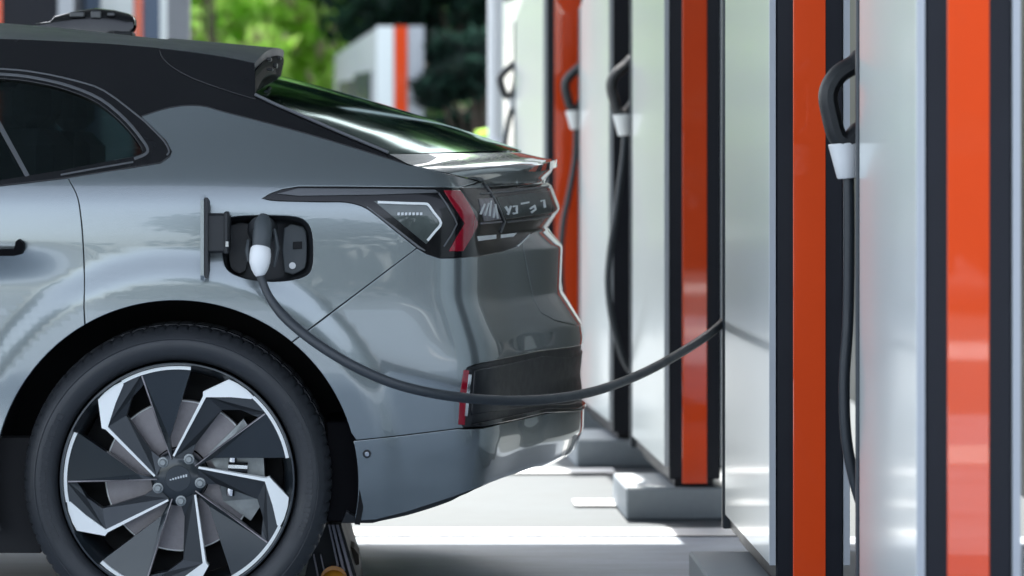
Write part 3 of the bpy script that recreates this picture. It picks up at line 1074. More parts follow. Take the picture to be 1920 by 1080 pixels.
shell()
ub_ = MB()
ub_.box(-4.05, -3.95 + 0.02, .35, 2 * HALF - .35, .25, .85)
ub_.box(fx + .46, WX - .46, .12, 2 * HALF - .12, .24, .27)
ub_.box(WX - .46, WX + .46, .50, 2 * HALF - .50, .27, .31)
ub_.box(WX + .46, .02, .14, 2 * HALF - .14, .32, .35)
ub_.box(.0, .17, .45, 2 * HALF - .45, .37, .40)
ub_.box(p2w(-260, 0, 0)[0], p2w(66, 0, 0)[0], .10, .16, .185, .46)
ub_.box(fx - .46, fx + .46, .50, 2 * HALF - .50, .27, .31)
ub_.box(-3.0, -.12, .16, 2 * HALF - .16, .93, .95)      # parcel shelf / cabin waist
ub_.obj('underbody', M['shell'], car, CO)
for wx in (WX, fx):
    for sgn in (0, 1):
        b = MB()
        prof = [(.432, .035), (.445, .05), (.45, .30), (.45, .47), (0.0, .48)]
        if sgn:
            prof = [(r, 2 * HALF - y) for r, y in prof][::-1]
        b.lathe_y(prof, wx, WZ, 48, R(-14), R(196))
        b.obj('wheel_arch_liner', M['shell'], car, CO, smooth=True)

b = MB()
m0, m1 = p2w(612, 0, .1)[0], p2w(674, 0, .1)[0]
b.box(m0, m1, .08, .34, .262, .50, .004)
b.obj('mud_flap', M['dull_black'], car, CO)
# hood, windscreen and nose (out of frame)
hn, _ = S1(np.linspace(-4.05, -2.85, 12), np.interp(np.linspace(-4.05, -2.85, 12), [-4.05, -3.75, -3.0, -2.85], [.84, .92, 1.0, 1.01]))
hc = np.stack([hn[:, 0] - np.linspace(.25, 0, 12), np.full(12, HALF), hn[:, 2] + .05], -1)
top_sheet('hood', hn, hc, M['paint'], pw=2.2)
wn_, _ = S1(np.linspace(-2.83, -2.2, 10), np.linspace(1.01, 1.385, 10))
wc_ = np.stack([np.linspace(-3.0, -2.2, 10), np.full(10, HALF), np.linspace(1.06, 1.475, 10)], -1)
top_sheet('windscreen', wn_, wc_, M['lens_dark'], pw=2.2)
nb = MB()
nz = np.linspace(.25, .84, 8)
V = []
for z in nz:
    P, _ = S1(np.array([-4.1 - .02]), np.array([z]))
    p = P[0]
    for q in np.linspace(0, 1, 8):
        V.append((p[0] - .25 * (1 - (1 - q) ** 2), p[1] + (HALF - p[1]) * q, z))
F = [(i * 8 + j, i * 8 + j + 1, i * 8 + 9 + j, i * 8 + 8 + j) for i in range(7) for j in range(7)]
k = len(V)
V += [(v[0], 2 * HALF - v[1], v[2]) for v in V]
F += [tuple(i + k for i in f[::-1]) for f in F]
link('front_bumper', mesh_from('front_bumper', V, F, smooth=True), M['paint'], car, CO)

# seats seen through the glass
for sy in (.28, 1.12):
    b = MB()
    b.box(-1.02, -.86, sy, sy + .50, .95, 1.20, .04)
    b.box(-.98, -.88, sy + .12, sy + .38, 1.20, 1.33, .035)
    b.obj('rear_seat', M['seat'], car, CO)

# shark-fin antenna on the roof
b = MB()
fin = [(62, 46), (92, 42), (103, 28), (140, 20), (178, 15), (215, 19), (248, 27), (254, 38), (249, 48), (243, 57), (252, 69), (175, 62)]
Ya = HALF
sF = SCALE * DIST / (DIST + Ya)
xs_ = []
sec = []
for (px, topy, boty, hw) in ((66, 44, 52, .006), (95, 40, 54, .030), (104, 30, 56, .036), (140, 21, 60, .042), (178, 15, 63, .046), (215, 19, 66, .046), (240, 25, 68, .044), (251, 30, 56, .042), (254, 36, 48, .038)):
    X_ = (px - VX) / sF
    zt_, zb_ = HC - (topy - VY) / sF, HC - (boty - VY) / sF
    ring = []
    for a in np.linspace(0, math.pi, 11):
        w_ = hw * (abs(math.cos(a)) ** .7) * (1 if math.cos(a) > 0 else -1)
        ring.append((X_, Ya + w_, zb_ + (zt_ - zb_) * (math.sin(a) ** .6)))
    sec.append(ring)
V = [v for r_ in sec for v in r_]
F = [(i * 11 + j, i * 11 + j + 1, i * 11 + 12 + j, i * 11 + 11 + j) for i in range(len(sec) - 1) for j in range(10)]
F += [tuple(range(10, -1, -1)), tuple(range((len(sec) - 1) * 11, len(sec) * 11))]
b.add(V, F)
an = b.obj('roof_antenna', M['gloss_black'], car, CO, smooth=True, angle=50)
ab = MB()
for px, y0, y1, w_ in ((134, 24, 34, 28), (173, 22, 36, 20), (204, 25, 32, 14)):
    X_ = (px - VX) / sF
    ab.box(X_, X_ + w_ / sF, Ya - .049, Ya - .035, HC - (y1 - VY) / sF, HC - (y0 - VY) / sF, .003)
ab.obj('antenna_reflection', M['trim_grey'], an, Z0)  # grey patches paint reflections on the gloss black fin
ab = MB()
X_ = (230 - VX) / sF
ab.box(X_ - .02, X_ + .03, Ya - .05, Ya + .05, HC - (70 - VY) / sF, HC - (60 - VY) / sF, .004)
ab.obj('antenna_base', M['plastic_dark'], an, Z0)

# --- charging port: recess, inner trim, open flap
def port():
    pu = inv(PORT)
    u = np.array([p[0] for p in pu])
    z = np.array([p[1] for p in pu])
    cu, cz = u.mean(), z.mean()
    V, F, rings = [], [], []
    for sc_, o in ((1.0, -.003), (.985, -.004), (.95, -.03), (.92, -.055), (.80, -.062), (.0, -.064)):
        P, _ = S1(cu + (u - cu) * sc_, cz + (z - cz) * sc_, o)
        rings.append(P)
    n = len(u)
    V = np.concatenate(rings)
    for r_ in range(len(rings) - 1):
        for i in range(n):
            j = (i + 1) % n
            F.append((r_ * n + i, r_ * n + j, r_ * n + n + j, r_ * n + n + i))
    return link('charge_port', mesh_from('charge_port', V, F, smooth=True), M['plastic_dark'], car, CO)


cp = port()
panel('port_plate', crom([(532, 425), (560, 420), (574, 432), (575, 490), (565, 508), (533, 510)], 2, closed=True), M['plastic_grey'], cp, off=-.045, gap=0, bev=.003, deep=.02)
panel('port_plate', crom([(430, 420), (465, 416), (472, 440), (462, 500), (440, 500), (428, 480)], 2, closed=True), M['plastic_dark'], cp, off=-.045, gap=0, bev=.003, deep=.02)
panel('port_latch', [(549, 453), (566, 452), (566, 466), (549, 467)], M['shell'], cp, off=-.040, gap=0, bev=.002, deep=.01)
c = [(548 + 6.5 * math.cos(a), 498 + 6.5 * math.sin(a)) for a in np.linspace(0, 2 * math.pi, 14)[:-1]]
panel('port_lamp', c, M['white_plastic'], cp, off=-.042, gap=0, bev=.001, deep=.01)
# open flap, hinged at the front edge of the opening
fl = MB()
h0 = p2w(384, 450, -.004)
h1 = p2w(379, 450, -.055)
dx, dy = h1[0] - h0[0], h1[1] - h0[1]
L = math.hypot(dx, dy)
ex = (dx / L, dy / L)
nx = (-ex[1], ex[0])                      # towards the opening
zt_, zb_ = HC - (366 - VY) / SCALE * .985, HC - (528 - VY) / SCALE * .985
V = []
outl = [(.02, zt_ - .012), (.15, zt_ - .001), (.90, zt_), (1.0, zt_ - .012), (1.0, zb_ + .012), (.90, zb_), (.15, zb_ + .003), (.02, zb_ + .02)]
for th in (-.004, .004):
    for q, z in outl:
        V.append((h0[0] + dx * q + nx[0] * th, h0[1] + dy * q + nx[1] * th, z))
F = [tuple(range(8)), tuple(range(15, 7, -1))] + [(i, i + 8, (i + 1) % 8 + 8, (i + 1) % 8) for i in range(8)]
fl.add(V, F)
flap = fl.obj('charge_flap', M['paint'], car, CO)
fi = MB()
V = []
for th in ((.0052), (.013)):
    for q, z in [(.03, zt_ - .016), (.97, zt_ - .006), (.97, zb_ + .006), (.03, zb_ + .022)]:
        V.append((h0[0] + dx * q - nx[0] * -th, h0[1] + dy * q + nx[1] * th, z))
fi.add(V, [(0, 1, 2, 3), (7, 6, 5, 4)] + [(i, i + 4, (i + 1) % 4 + 4, (i + 1) % 4) for i in range(4)])
fi.obj('flap_lining', M['plastic_dark'], flap, Z0)
ha = MB()
ax0 = p2w(386, 400, -.02)
ax1 = p2w(432, 474, -.02)
ha.box(ax0[0], ax1[0], -.045, .015, ax1[2], ax0[2], .006)
ha.box(p2w(422, 0, 0)[0], p2w(431, 0, 0)[0], -.052, .0, p2w(0, 475, 0)[2], p2w(0, 396, 0)[2], .003)
ha.obj('flap_hinge', M['plastic_dark'], flap, Z0)
hb2 = MB()
q0 = p2w(426, 452, -.055)
hb2.box(q0[0] - .004, q0[0] + .004, -.06, -.05, q0[2] - .014, q0[2], .001)
hb2.obj('flap_clip', M['chrome'], flap, Z0)


# ------------------------------------------------------------------ wheels (local: axle along Y, face towards -Y)
def pol(r, a):
    return (r * math.cos(R(a)), r * math.sin(R(a)))


RR = .271


def make_wheel(parent, loc, flip=False, spin=0.0):
    b = MB()
    prof = [(.283, .030), (.287, .020), (.291, .012), (.300, .004), (.316, -.004), (.330, -.003), (.333, -.001), (.335, -.0025), (.346, .006), (.356, .020),
            (.3615, .030), (.3645, .040), (.3655, .060), (.3615, .062), (.3615, .070), (.367, .072), (.368, .10), (.362, .102), (.362, .112), (.368, .114), (.368, .145), (.362, .147), (.362, .157), (.368, .159),
            (.368, .18), (.366, .195), (.352, .235), (.33, .25), (.30, .245), (.28, .235)]
    n = 420
    V, F = [], []
    for i, (r, y) in enumerate(prof):
        for k in range(n):
            a = 2 * math.pi * k / n
            rr = r
            if i in (9, 10, 11, 12) and (k % 5 == 0):
                rr -= (.002, .004, .0045, .004)[i - 9]
            if i in (15, 16, 19, 20, 23, 24) and (k % 7 == 0):
                rr -= .003
            V.append((rr * math.cos(a), y, rr * math.sin(a)))
    for i in range(len(prof) - 1):
        for k in range(n):
            a, c = i * n + k, i * n + (k + 1) % n
            F.append((a, a + n, c + n, c)[::-1])
    b.add(V, F)
    mk = MB()
    rk = np.random.default_rng(5)
    for a0_, a1_ in ((-24, 34), (150, 205)):
        a_ = a0_
        while a_ < a1_:
            w_ = rk.uniform(1.0, 2.4)
            r0_, r1_ = .306 + rk.uniform(0, .004), .320 + rk.uniform(0, .004)
            P4 = [pol(r0_, a_), pol(r1_, a_), pol(r1_, a_ + w_), pol(r0_, a_ + w_)]
            mk.prism(P4, [-.003, -.0066, -.0066, -.003], .006)
            a_ += w_ + rk.uniform(.5, 1.1)
    # barrel = the wheel mesh itself
    w = MB()
    w.lathe_y([(.279, .026), (.2775, .018), (.2735, .018), (.2715, .024), (.266, .034), (.258, .050), (.250, .09), (.246, .20)], 0, 0, 96)
    wheel = w.obj('wheel', M['rim_dark'], parent, loc, smooth=True, angle=60)
    if flip:
        wheel.rotation_euler = (0, 0, math.pi)
    b.obj('tyre', M['rubber'], wheel, Z0, smooth=True, angle=40)
    mk.obj('sidewall_mark', M['rubber'], wheel, Z0, kind='stuff')
    me_cache = {}
    for kx in range(5):
        th = 72.0 * kx + spin

        def P(r, a):
            return pol(r * RR, a)
        if 'arm' not in me_cache:
            q = MB()
            arm = [P(.19, 100), P(.24, 96), P(.771, 72), P(.80, 73.5), P(.985, 62.4), P(.985, 48), P(.985, 36), P(.90, 36.5), P(.855, 41), P(.82, 47.4), P(.715, 57.5), P(.34, 63), P(.2, 58)]
            q.prism(arm, [.046, .044, .034, .033, .029, .030, .032, .040, .046, .046, .052, .062, .054], .085)
            me_cache['arm'] = q.mesh('spoke')
            q = MB()
            wd = [P(.17, 34), P(.30, 38.2), P(.957, 37.2), P(.985, 36.8), P(.985, 24), P(.985, 11), P(.94, 11.3), P(.36, 30)]
            q.prism(wd, [.050, .047, .031, .030, .034, .040, .042, .056], .085)
            me_cache['wd'] = q.mesh('spoke_blade')
            q = MB()
            ln = strip_px([P(.205, 101), P(.775, 71.8)], [.0046, .0078])
            q.prism(ln, [.043, .0262, .0262, .043], .06)
            fa = [P(.755, 72.8), P(.80, 73.8), P(.985, 62.8), P(.992, 58), P(.992, 52), P(.985, 47.2), P(.955, 47.6), P(.86, 57), P(.765, 70.5)]
            q.prism(fa, .0265, .05)
            arc = [P(.994, 47.5 - i * 36.3 / 12) for i in range(13)] + [P(.966 - .002 * i / 12, 47.5 - i * 36.3 / 12) for i in range(12, -1, -1)]
            q.prism(arc, .0262, .05)
            me_cache['wh'] = q.mesh('spoke_facing')
            q = MB()
            le = strip_px([P(.185, 37), P(.5, 37.6), P(.957, 37.0)], [.0022, .0030, .0034])
            q.prism(le, [.046, .036, .028, .028, .036, .046], .055)
            me_cache['le'] = q.mesh('blade_edge')
        for nm, key, m_ in (('spoke', 'arm', 'rim_side'), ('spoke_blade', 'wd', 'rim_dark'), ('spoke_facing', 'wh', 'rim_white'), ('blade_edge', 'le', 'disc')):
            o = link(nm, me_cache[key], M[m_], wheel, Z0)
            o.rotation_euler = (0, -R(th), 0)
    h = MB()
    h.lathe_y([(0, .0492), (.030, .0492), (.0306, .0505), (.050, .052), (.060, .056), (.066, .064), (.068, .10)], 0, 0, 40)
    h.obj('hub', M['rim_dark'], wheel, Z0, smooth=True, angle=40)
    bm_ = None
    for kx in range(5):
        x_, z_ = pol(.0530, 61 + 72 * kx)
        if bm_ is None:
            h = MB()
            h.lathe_y([(0, .038), (.0065, .038), (.0085, .040), (.0090, .048), (.0125, .0485), (.0135, .060)], 0, 0, 14)
            bm_ = h.mesh('bolt', True, 40)
        link('bolt', bm_, M['caliper'], wheel, (x_, 0, z_))
    h = MB()
    for i in range(7):
        x_ = -.020 + i * .0062
        z_ = -.003 + i * .0014
        hgt = (.003, .004, .0045, .005, .0055, .006, .006)[i]
        h.box(x_, x_ + .004, .0480, .050, z_ - .001, z_ + hgt - .001)
    h.obj('cap_lettering', M['lettering'], wheel, Z0)
    d = MB()
    d.lathe_y([(.07, .118), (.178, .118), (.178, .124), (.182, .124), (.182, .146), (.07, .146)], 0, 0, 72)
    d.obj('brake_disc', M['disc'], wheel, Z0, smooth=True, angle=30)
    d = MB()
    d.lathe_y([(.1775, .1165), (.181, .1165), (.181, .12)], 0, 0, 72)
    d.obj('disc_edge', M['rim_white'], wheel, Z0, smooth=True, angle=30)
    c_ = MB()
    cal = [pol(.085, 38), pol(.205, 42), pol(.212, 20), pol(.212, -14), pol(.200, -32), pol(.120, -30), pol(.095, -8), pol(.09, 14)]
    c_.prism(cal, [.094, .100, .096, .096, .100, .104, .092, .090], .155)
    ca = c_.obj('caliper', M['caliper'], wheel, Z0)
    c_ = MB()
    c_.tube([(pol(.12, 12)[0], .084, pol(.12, 12)[1]), (pol(.165, 8)[0], .084, pol(.165, 8)[1])], .013, 10)
    c_.tube([(pol(.15, 30)[0], .088, pol(.15, 30)[1]), (pol(.13, -20)[0], .088, pol(.13, -20)[1])], .010, 10)
    c_.obj('caliper', M['chrome'], wheel, Z0, smooth=True)
    k_ = MB()
    k_.lathe_y([(0, .16), (.245, .16), (.245, .17), (0, .17)], 0, 0, 40)
    k_.obj('brake_shield', M['shell'], wheel, Z0)
    return wheel


def rel(p):
    return (p[0] - CAR0[0], p[1] - CAR0[1], p[2] - CAR0[2])


make_wheel(car, rel((WX, .018, WZ)))
make_wheel(car, rel((WX, 2 * HALF - .018, WZ)), flip=True)
make_wheel(car, rel((fx, .018, WZ)))
make_wheel(car, rel((fx, 2 * HALF - .018, WZ)), flip=True)

# ------------------------------------------------------------------ ground, canopy, posts, wall
def sheet(name, x0, x1, y0, y1, z, m, n=1):
    me = mesh_from(name, [(x0, y0, z), (x1, y0, z), (x1, y1, z), (x0, y1, z)], [(0, 1, 2, 3)])
    return link(name, me, m, kind='structure')


sheet('ground', -150, 150, -150, 150, 0, M['concrete'])
sheet('parking_bay', -7, 9, -9, 1.80, .004, M['epoxy'])
sheet('floor_joint', -7, 9, .62, .632, .0065, M['shell'])
sheet('bay_and_reflection_line', -7, 1.15, 1.80, 1.98, .008, M['line_white'])
sheet('bay_and_reflection_line', -7, .75, 3.52, 3.68, .008, M['line_white'])
sheet('bay_and_reflection_line', .55, .75, 2.55, 2.72, .008, M['line_white'])
for y0_, y1_ in ((-7.6, -6.9), (-13.9, -12.4)):
    sheet('bay_and_reflection_line', 1.5, 4.2, y0_, y1_, .008, M['line_white'])  # unseen white patches, added for the orange strip to reflect as highlights
b = MB()
b.box(-3.6, 8.0, -1.5, 4.45, 3.35, 3.55)  # unseen roof, sized to shade the car and let sun reach the floor behind
b.obj('shade_canopy', M['shade_canopy'], kind='structure')

# ------------------------------------------------------------------ chargers
CH_TOP = 1.88


def cut_slab(x0, x1, y0, y1, z0, top, L, cut):
    """a slab whose far top corner is cut off"""
    b = MB()
    pr = [(y0, z0), (y1, z0), (y1, top - cut), (y0 + (y1 - y0) * .42, top), (y0, top)]
    n = 5
    V = [(x0, y, z) for y, z in pr] + [(x1, y, z) for y, z in pr]
    F = [tuple(range(n))[::-1], tuple(range(n, 2 * n))] + [(i, (i + 1) % n, (i + 1) % n + n, i + n) for i in range(n)]
    b.add(V, F)
    return b


def charger_meshes(L=1.0, wo=.077, wb=.040, top=CH_TOP, cut=0.0):
    g = {}
    W = wb * 2 + wo + .002
    b = cut_slab(0, W, 0, L, .125, top, L, cut) if cut else MB().box(0, W, 0.0, L, .125, top, .004)
    g['body'] = b.mesh('body')
    b = MB(); b.box(wb, wb + wo, -.004, .01, .112, top - .01, .0015)
    g['strip'] = b.mesh('front_strip')
    b = cut_slab(-.016, -.0005, .003, L - .02, .166, top + .004, L, cut) if cut else MB().box(-.016, -.0005, .003, L - .035, .166, top + .004, .003)
    g['panel'] = b.mesh('side_panel')
    b = MB(); b.box(-.0155, -.001, -.0015, .0028, .166, top + .004)
    g['edge'] = b.mesh('panel_edge')
    b = MB()
    b.box(-.019, .02, L + .001, L + .024, .125, top + .004 - cut, .004)
    g['trim'] = b.mesh('rear_trim')
    b = MB(); b.box(.02, W - .02, .03, L - .05, .100, .126)
    g['foot'] = b.mesh('foot')
    return g, W


def build_charger(label, g, W, group='chargers in the near row'):
    t = empty('charger', (0, 0, 0), label=label, category='charger', group=group)
    link('body', g['body'], M['cab_black'], t)
    link('front_strip', g['strip'], M['orange'], t)
    link('side_panel', g['panel'], M['panel_white'], t)
    link('panel_edge', g['edge'], M['panel_edge'], t)
    o = link('side_panel', g['panel'], M['panel_white'], t, (W + .0165, 0, 0))
    link('panel_edge', g['edge'], M['panel_edge'], t, (W + .0165, 0, 0))
    link('rear_trim', g['trim'], M['cab_frame'], t)
    link('foot', g['foot'], M['cab_black'], t)
    return t


def copy_tree(o, parent=None):
    c = o.copy()
    COL.objects.link(c)
    c.parent = parent
    for ch in [k for k in bpy.data.objects if k.parent == o]:
        copy_tree(ch, c)
    return c


gA, WA = charger_meshes()
gE, WE = charger_meshes(wo=.105, wb=.030, top=1.88, cut=.17)
gD, WD = charger_meshes(wb=.064, top=1.88, cut=.17)
CH = {}
spec = [('A', .785, 1735, 2.5, 'large charger cut by the right side of the frame, nearest of the row'),
        ('B', 1.004, 1455, 0.0, 'charger that the car is plugged into, behind the rightmost one'),
        ('C', 1.32, 1255, -1.5, 'charger with a deep red orange strip on the grey plinth behind the hanging cable'),
        ('D', 1.54, 1150, -2.7, 'charger with no orange strip in view, right behind the car tail'),
        ('E', 1.72, 1026, -4.5, 'charger of the near row with cut top corner, left of a wide orange strip'),
        ('F', 2.02, 992, -8.0, 'pale charger half hidden between the white post and the next charger')]
proto = build_charger(spec[0][4], gA, WA)
protoE = build_charger(spec[4][4], gE, WE)
for k, d, px, yaw, lab in spec:
    o = proto if k == 'A' else protoE if k == 'E' else build_charger(lab, gD, WD) if k == 'D' else copy_tree(proto)
    Y = (d - 1) * DIST
    x, y, _ = p2w(px, 0, Y)
    o.location = (x, y, 0)
    o.rotation_euler = (0, 0, R(-yaw))
    o['label'] = lab
    CH[k] = o
    pb = MB()
    pb.box(-.135, .42, -.006, .42 if k in 'CD' else .74, 0.0, .10, .006)
    pl = pb.obj('plinth', M['plinth'], None, None)
    pl.location = (x, y, 0)
    pl.rotation_euler = (0, 0, R(-yaw))
    pl['label'] = {'A': 'grey plinth under the rightmost charger', 'B': 'grey plinth under the charger feeding the car', 'C': 'grey plinth with a long front under the middle charger',
                   'D': 'small grey plinth right behind the rear bumper', 'E': 'grey plinth of the charger with its top in view, behind the car tail', 'F': 'grey plinth of the last charger of the row, hidden behind the car'}[k]
    pl['category'] = 'plinth'
    pl['group'] = 'plinths under the chargers'


# ------------------------------------------------------------------ hanging connectors
def connector(dfar, pts_loop, collar, cable, label, wl=.0125, thick=1.0):
    wl *= 1.75
    """loop, collar and cable points are photo positions at depth dfar"""
    Y = (dfar - 1) * DIST
    o0 = p2w(*collar[0], Y)
    t = empty('charging_connector', (o0[0], Y, o0[2]), label=label, category='connector', group='connectors hanging on chargers')
    s = SCALE / dfar
    loc = lambda p, dy=0: (p2w(p[0], p[1], Y)[0] - o0[0], dy, p2w(p[0], p[1], Y)[2] - o0[2])
    b = MB()
    L = crom([loc(p) for p in pts_loop], 6, closed=True)
    n = len(L)
    # flattened closed loop
    V, F = [], []
    for i, p in enumerate(L):
        p = Vector(p)
        d = (Vector(L[(i + 1) % n]) - Vector(L[i - 1])).normalized()
        s_ = Vector((0, 1, 0))
        up = d.cross(s_)
        for k in range(10):
            a = 2 * math.pi * k / 10
            V.append(p + up * math.cos(a) * wl + s_ * math.sin(a) * wl * 1.7)
    for i in range(n):
        for k in range(10):
            a, c = i * 10 + k, i * 10 + (k + 1) % 10
            a2, c2 = ((i + 1) % n) * 10 + k, ((i + 1) % n) * 10 + (k + 1) % 10
            F.append((a, c, c2, a2))
    b.add(V, F)
    b.obj('grip', M['plastic_dark'], t, Z0, smooth=True)
    b = MB()
    c0, c1, w0, w1 = collar
    A_, B_ = Vector(loc(c0)), Vector(loc(c1))
    b.tube([A_ + (B_ - A_) * q for q in (0, .03, .5, .97, 1.0)], [w * 1.2 / s for w in (w0 * .96, w0, (w0 + w1) / 2, w1, w1 * .9)], 20)
    b.obj('collar', M['white_plastic'], t, Z0, smooth=True, angle=40)
    b = MB()
    b.tube(crom([loc(p, p[2] if len(p) > 2 else 0) for p in cable], 6), .0125 * thick, 12)
    b.obj('cable', M['cable'], t, Z0, smooth=True)
    return t


connector(.945, [(1622, 112), (1600, 122), (1570, 142), (1553, 175), (1558, 215), (1570, 256), (1588, 266), (1606, 250), (1622, 225)],
          ((1584, 268), (1590, 334), 26, 17), [(1591, 330), (1592, 450), (1590, 600), (1583, 720), (1588, 830), (1610, 930), (1640, 1000)],
          'large black connector with white collar hanging left of the rightmost charger', .0125)
connector(1.48, [(1192, 112), (1172, 124), (1152, 142), (1146, 162), (1152, 190), (1158, 208), (1172, 212), (1184, 200), (1192, 180)],
          ((1169, 214), (1172, 254), 17, 11), [(1172, 252), (1168, 300), (1155, 400), (1144, 470), (1140, 530), (1146, 590), (1158, 640), (1172, 680), (1190, 705)],
          'connector hanging on the middle charger, second from the right', .0105, .95)
connector(1.70, [(1102, 118), (1082, 130), (1064, 148), (1060, 164), (1066, 190), (1071, 202), (1082, 204), (1092, 190), (1102, 174)],
          ((1077, 207), (1080, 242), 14, 9), [(1081, 240), (1078, 300), (1066, 370), (1056, 420), (1052, 500), (1060, 600), (1090, 690)],
          'small connector in front of a bright orange strip, just above the tail', .0105, .95)
connector(1.87, [(968, 120), (954, 128), (942, 140), (938, 150), (943, 168), (948, 178), (957, 180), (964, 170), (968, 150)],
          ((960, 182), (961, 203), 8, 6), [(961, 200), (952, 235), (946, 280), (944, 360)],
          'small dark connector on the farthest charger beside the white post', .0095, 1.0)

# ------------------------------------------------------------------ plugged-in connector and its cable
pk = empty('charging_plug', p2w(490, 450, -.05), label='grey plug with white collar in the car charging port, its cable sagging to a charger', category='plug')
PO = tuple(-v for v in pk.location)
b = MB()
hx, hy, hz = p2w(490, 432, -.03)
b.tube([(hx, .065, hz), (hx, -.01, hz), (hx, -.03, hz - .002), (hx, -.045, hz - .006)], [.034, .034, .030, .022], 24)
b.obj('plug_head', M['plastic_dark'], pk, PO, smooth=True, angle=45)
b = MB()
g0 = [p2w(494, 406, -.045), p2w(493, 418, -.058), p2w(492, 440, -.068), p2w(490, 462, -.078), p2w(489, 472, -.080)]
b.tube(g0, [.012, .0205, .0225, .0215, .020], 20)
b.obj('plug_grip', M['plastic_grey'], pk, PO, smooth=True, angle=60)
for (x, y0, y1, w_) in ((514, 430, 500, .006), (466, 450, 490, .006)):
    b = MB()
    b.tube([p2w(x, y0, -.03), p2w(x + (6 if x > 490 else -2), (y0 + y1) / 2, -.045), p2w(x, y1, -.05)], [.004, w_, .003], 10)
    b.obj('plug_latch', M['plastic_grey'], pk, PO, smooth=True)
b = MB()
c0 = [p2w(489, 462, -.078), p2w(488.5, 466, -.080), p2w(488, 478, -.083), p2w(487, 492, -.086), p2w(487, 505, -.088), p2w(487.5, 514, -.089), p2w(488, 517, -.089)]
b.tube(c0, [.018, .0232, .0252, .0245, .0195, .0135, .0105], 24)
b.obj('plug_collar', M['white_plastic'], pk, PO, smooth=True, angle=60)
cab = [(487.5, 505, -.088), (490, 522, -.09), (504, 555, -.10), (528, 588, -.12), (562, 620, -.15), (610, 655, -.18), (665, 687, -.20), (730, 716, -.20), (800, 735, -.18), (880, 747, -.12),
       (960, 751, -.02), (1040, 747, .12), (1120, 732, .32), (1200, 702, .56), (1270, 665, .78), (1330, 626, .98), (1372, 588, 1.12), (1392, 560, 1.16)]
rads = [.0098, .0095, .0095] + [.0118] * (len(cab) - 3)
cp3 = crom([p2w(*c) for c in cab], 8)
rr = np.interp(np.linspace(0, 1, len(cp3)), np.linspace(0, 1, len(rads)), rads)
b = MB()
b.tube(cp3, list(rr), 16)
b.obj('plug_cable', M['cable'], pk, PO, smooth=True)

# ------------------------------------------------------------------ wheel stop behind the rear wheel
ws = empty('wheel_stop', p2w(640, 1110, .45), label='ribbed mauve grey wheel stop with amber lamp on the floor behind the rear wheel', category='wheel stop')
WO = tuple(-v for v in ws.location)
b = MB()
pa = [p2w(x, y, .47) for x, y in ((596, 984), (640, 984), (672, 1092), (676, 1135), (560, 1135), (576, 1060))]
b.prism([(p[0], p[2]) for p in pa], .47, .95)
b.obj('stop_block', M['plastic_dark'], ws, WO)
for k_, (x0, x1, w_) in enumerate(((617, 640, 3.5), (624, 650, 5), (632, 662, 5), (588, 598, 2.5), (601, 612, 2))):
    y0 = 984 if k_ < 3 else 1040
    b = MB()
    p0, p1, p2_, p3 = p2w(x0 - w_ / 2, y0, .455), p2w(x0 + w_ / 2, y0, .455), p2w(x1 + w_ / 2 + 2, 1100, .455), p2w(x1 - w_ / 2 + 2, 1100, .455)
    b.prism([(p[0], p[2]) for p in (p0, p1, p2_, p3)], .452, .475)
    b.obj('stop_rib', M['rib'], ws, WO)
b = MB()
c_ = p2w(626, 1086, .44)
V, F = [], []
for i in range(7):
    th = math.pi / 2 * i / 6
    for k_ in range(20):
        a = 2 * math.pi * k_ / 20
        V.append((c_[0] + .030 * math.cos(th) * math.cos(a), .44 - .02 * math.sin(th), c_[2] + .024 * math.cos(th) * math.sin(a)))
F = [(i * 20 + k_, i * 20 + (k_ + 1) % 20, i * 20 + 20 + (k_ + 1) % 20, i * 20 + 20 + k_) for i in range(6) for k_ in range(20)]
b.add(V, F)
b.tube([(c_[0], .437, c_[2]), (c_[0], .47, c_[2])], [.034, .034], 20)
b.obj('amber_lamp', M['amber'], ws, WO, smooth=True, angle=50)
b = MB()
kp = [p2w(x, y, .62) for x, y in ((646, 1016), (664, 1024), (673, 1036), (674, 1054), (662, 1058), (648, 1056))]
b.prism([(p[0], p[2]) for p in kp], .58, .70)
b.obj('stop_buffer', M['brown'], ws, WO)

# ------------------------------------------------------------------ background
def post(name, px0, px1, Y, m, label, z1=3.35, round_=True, pedestal=None):
    x0, x1 = p2w(px0, 0, Y)[0], p2w(px1, 0, Y)[0]
    t = empty(name, ((x0 + x1) / 2, Y, 0), label=label, category='post')
    b = MB()
    r_ = (x1 - x0) / 2
    if round_:
        b.tube([(0, 0, 0), (0, 0, z1)], r_, 24)
    else:
        b.box(-r_, r_, -r_, r_, 0, z1, .006)
    b.obj('shaft', m, t, Z0, smooth=round_)
    b = MB()
    b.box(-r_ * 1.9, r_ * 1.9, -r_ * 1.9, r_ * 1.9, 0, .02, .004)
    b.obj('base_plate', m, t, Z0)
    if pedestal:
        zc, hr = pedestal
        b = MB()
        b.tube([(0, 0, zc - .10), (0, 0, zc - .05), (0, 0, zc), (0, 0, zc + .03), (0, 0, zc + .045)], [r_ * 1.75, r_ * 1.75, r_ * 1.6, r_ * 1.25, r_ * 1.02], 24)
        b.obj('collar', m, t, Z0, smooth=True)
    return t


post('canopy_post', 914, 944, 7.2, M['col_white'], 'slim white round post left of the farthest near charger', z1=3.6, pedestal=(1.165, 1))
post('canopy_post', 315, 356, 6.2, M['col_grey'], 'square grey post above the car roof at the left', z1=3.6, round_=False)

# far chargers beyond the car, left
gF, WF = charger_meshes(L=.8, wo=.06, wb=.11)


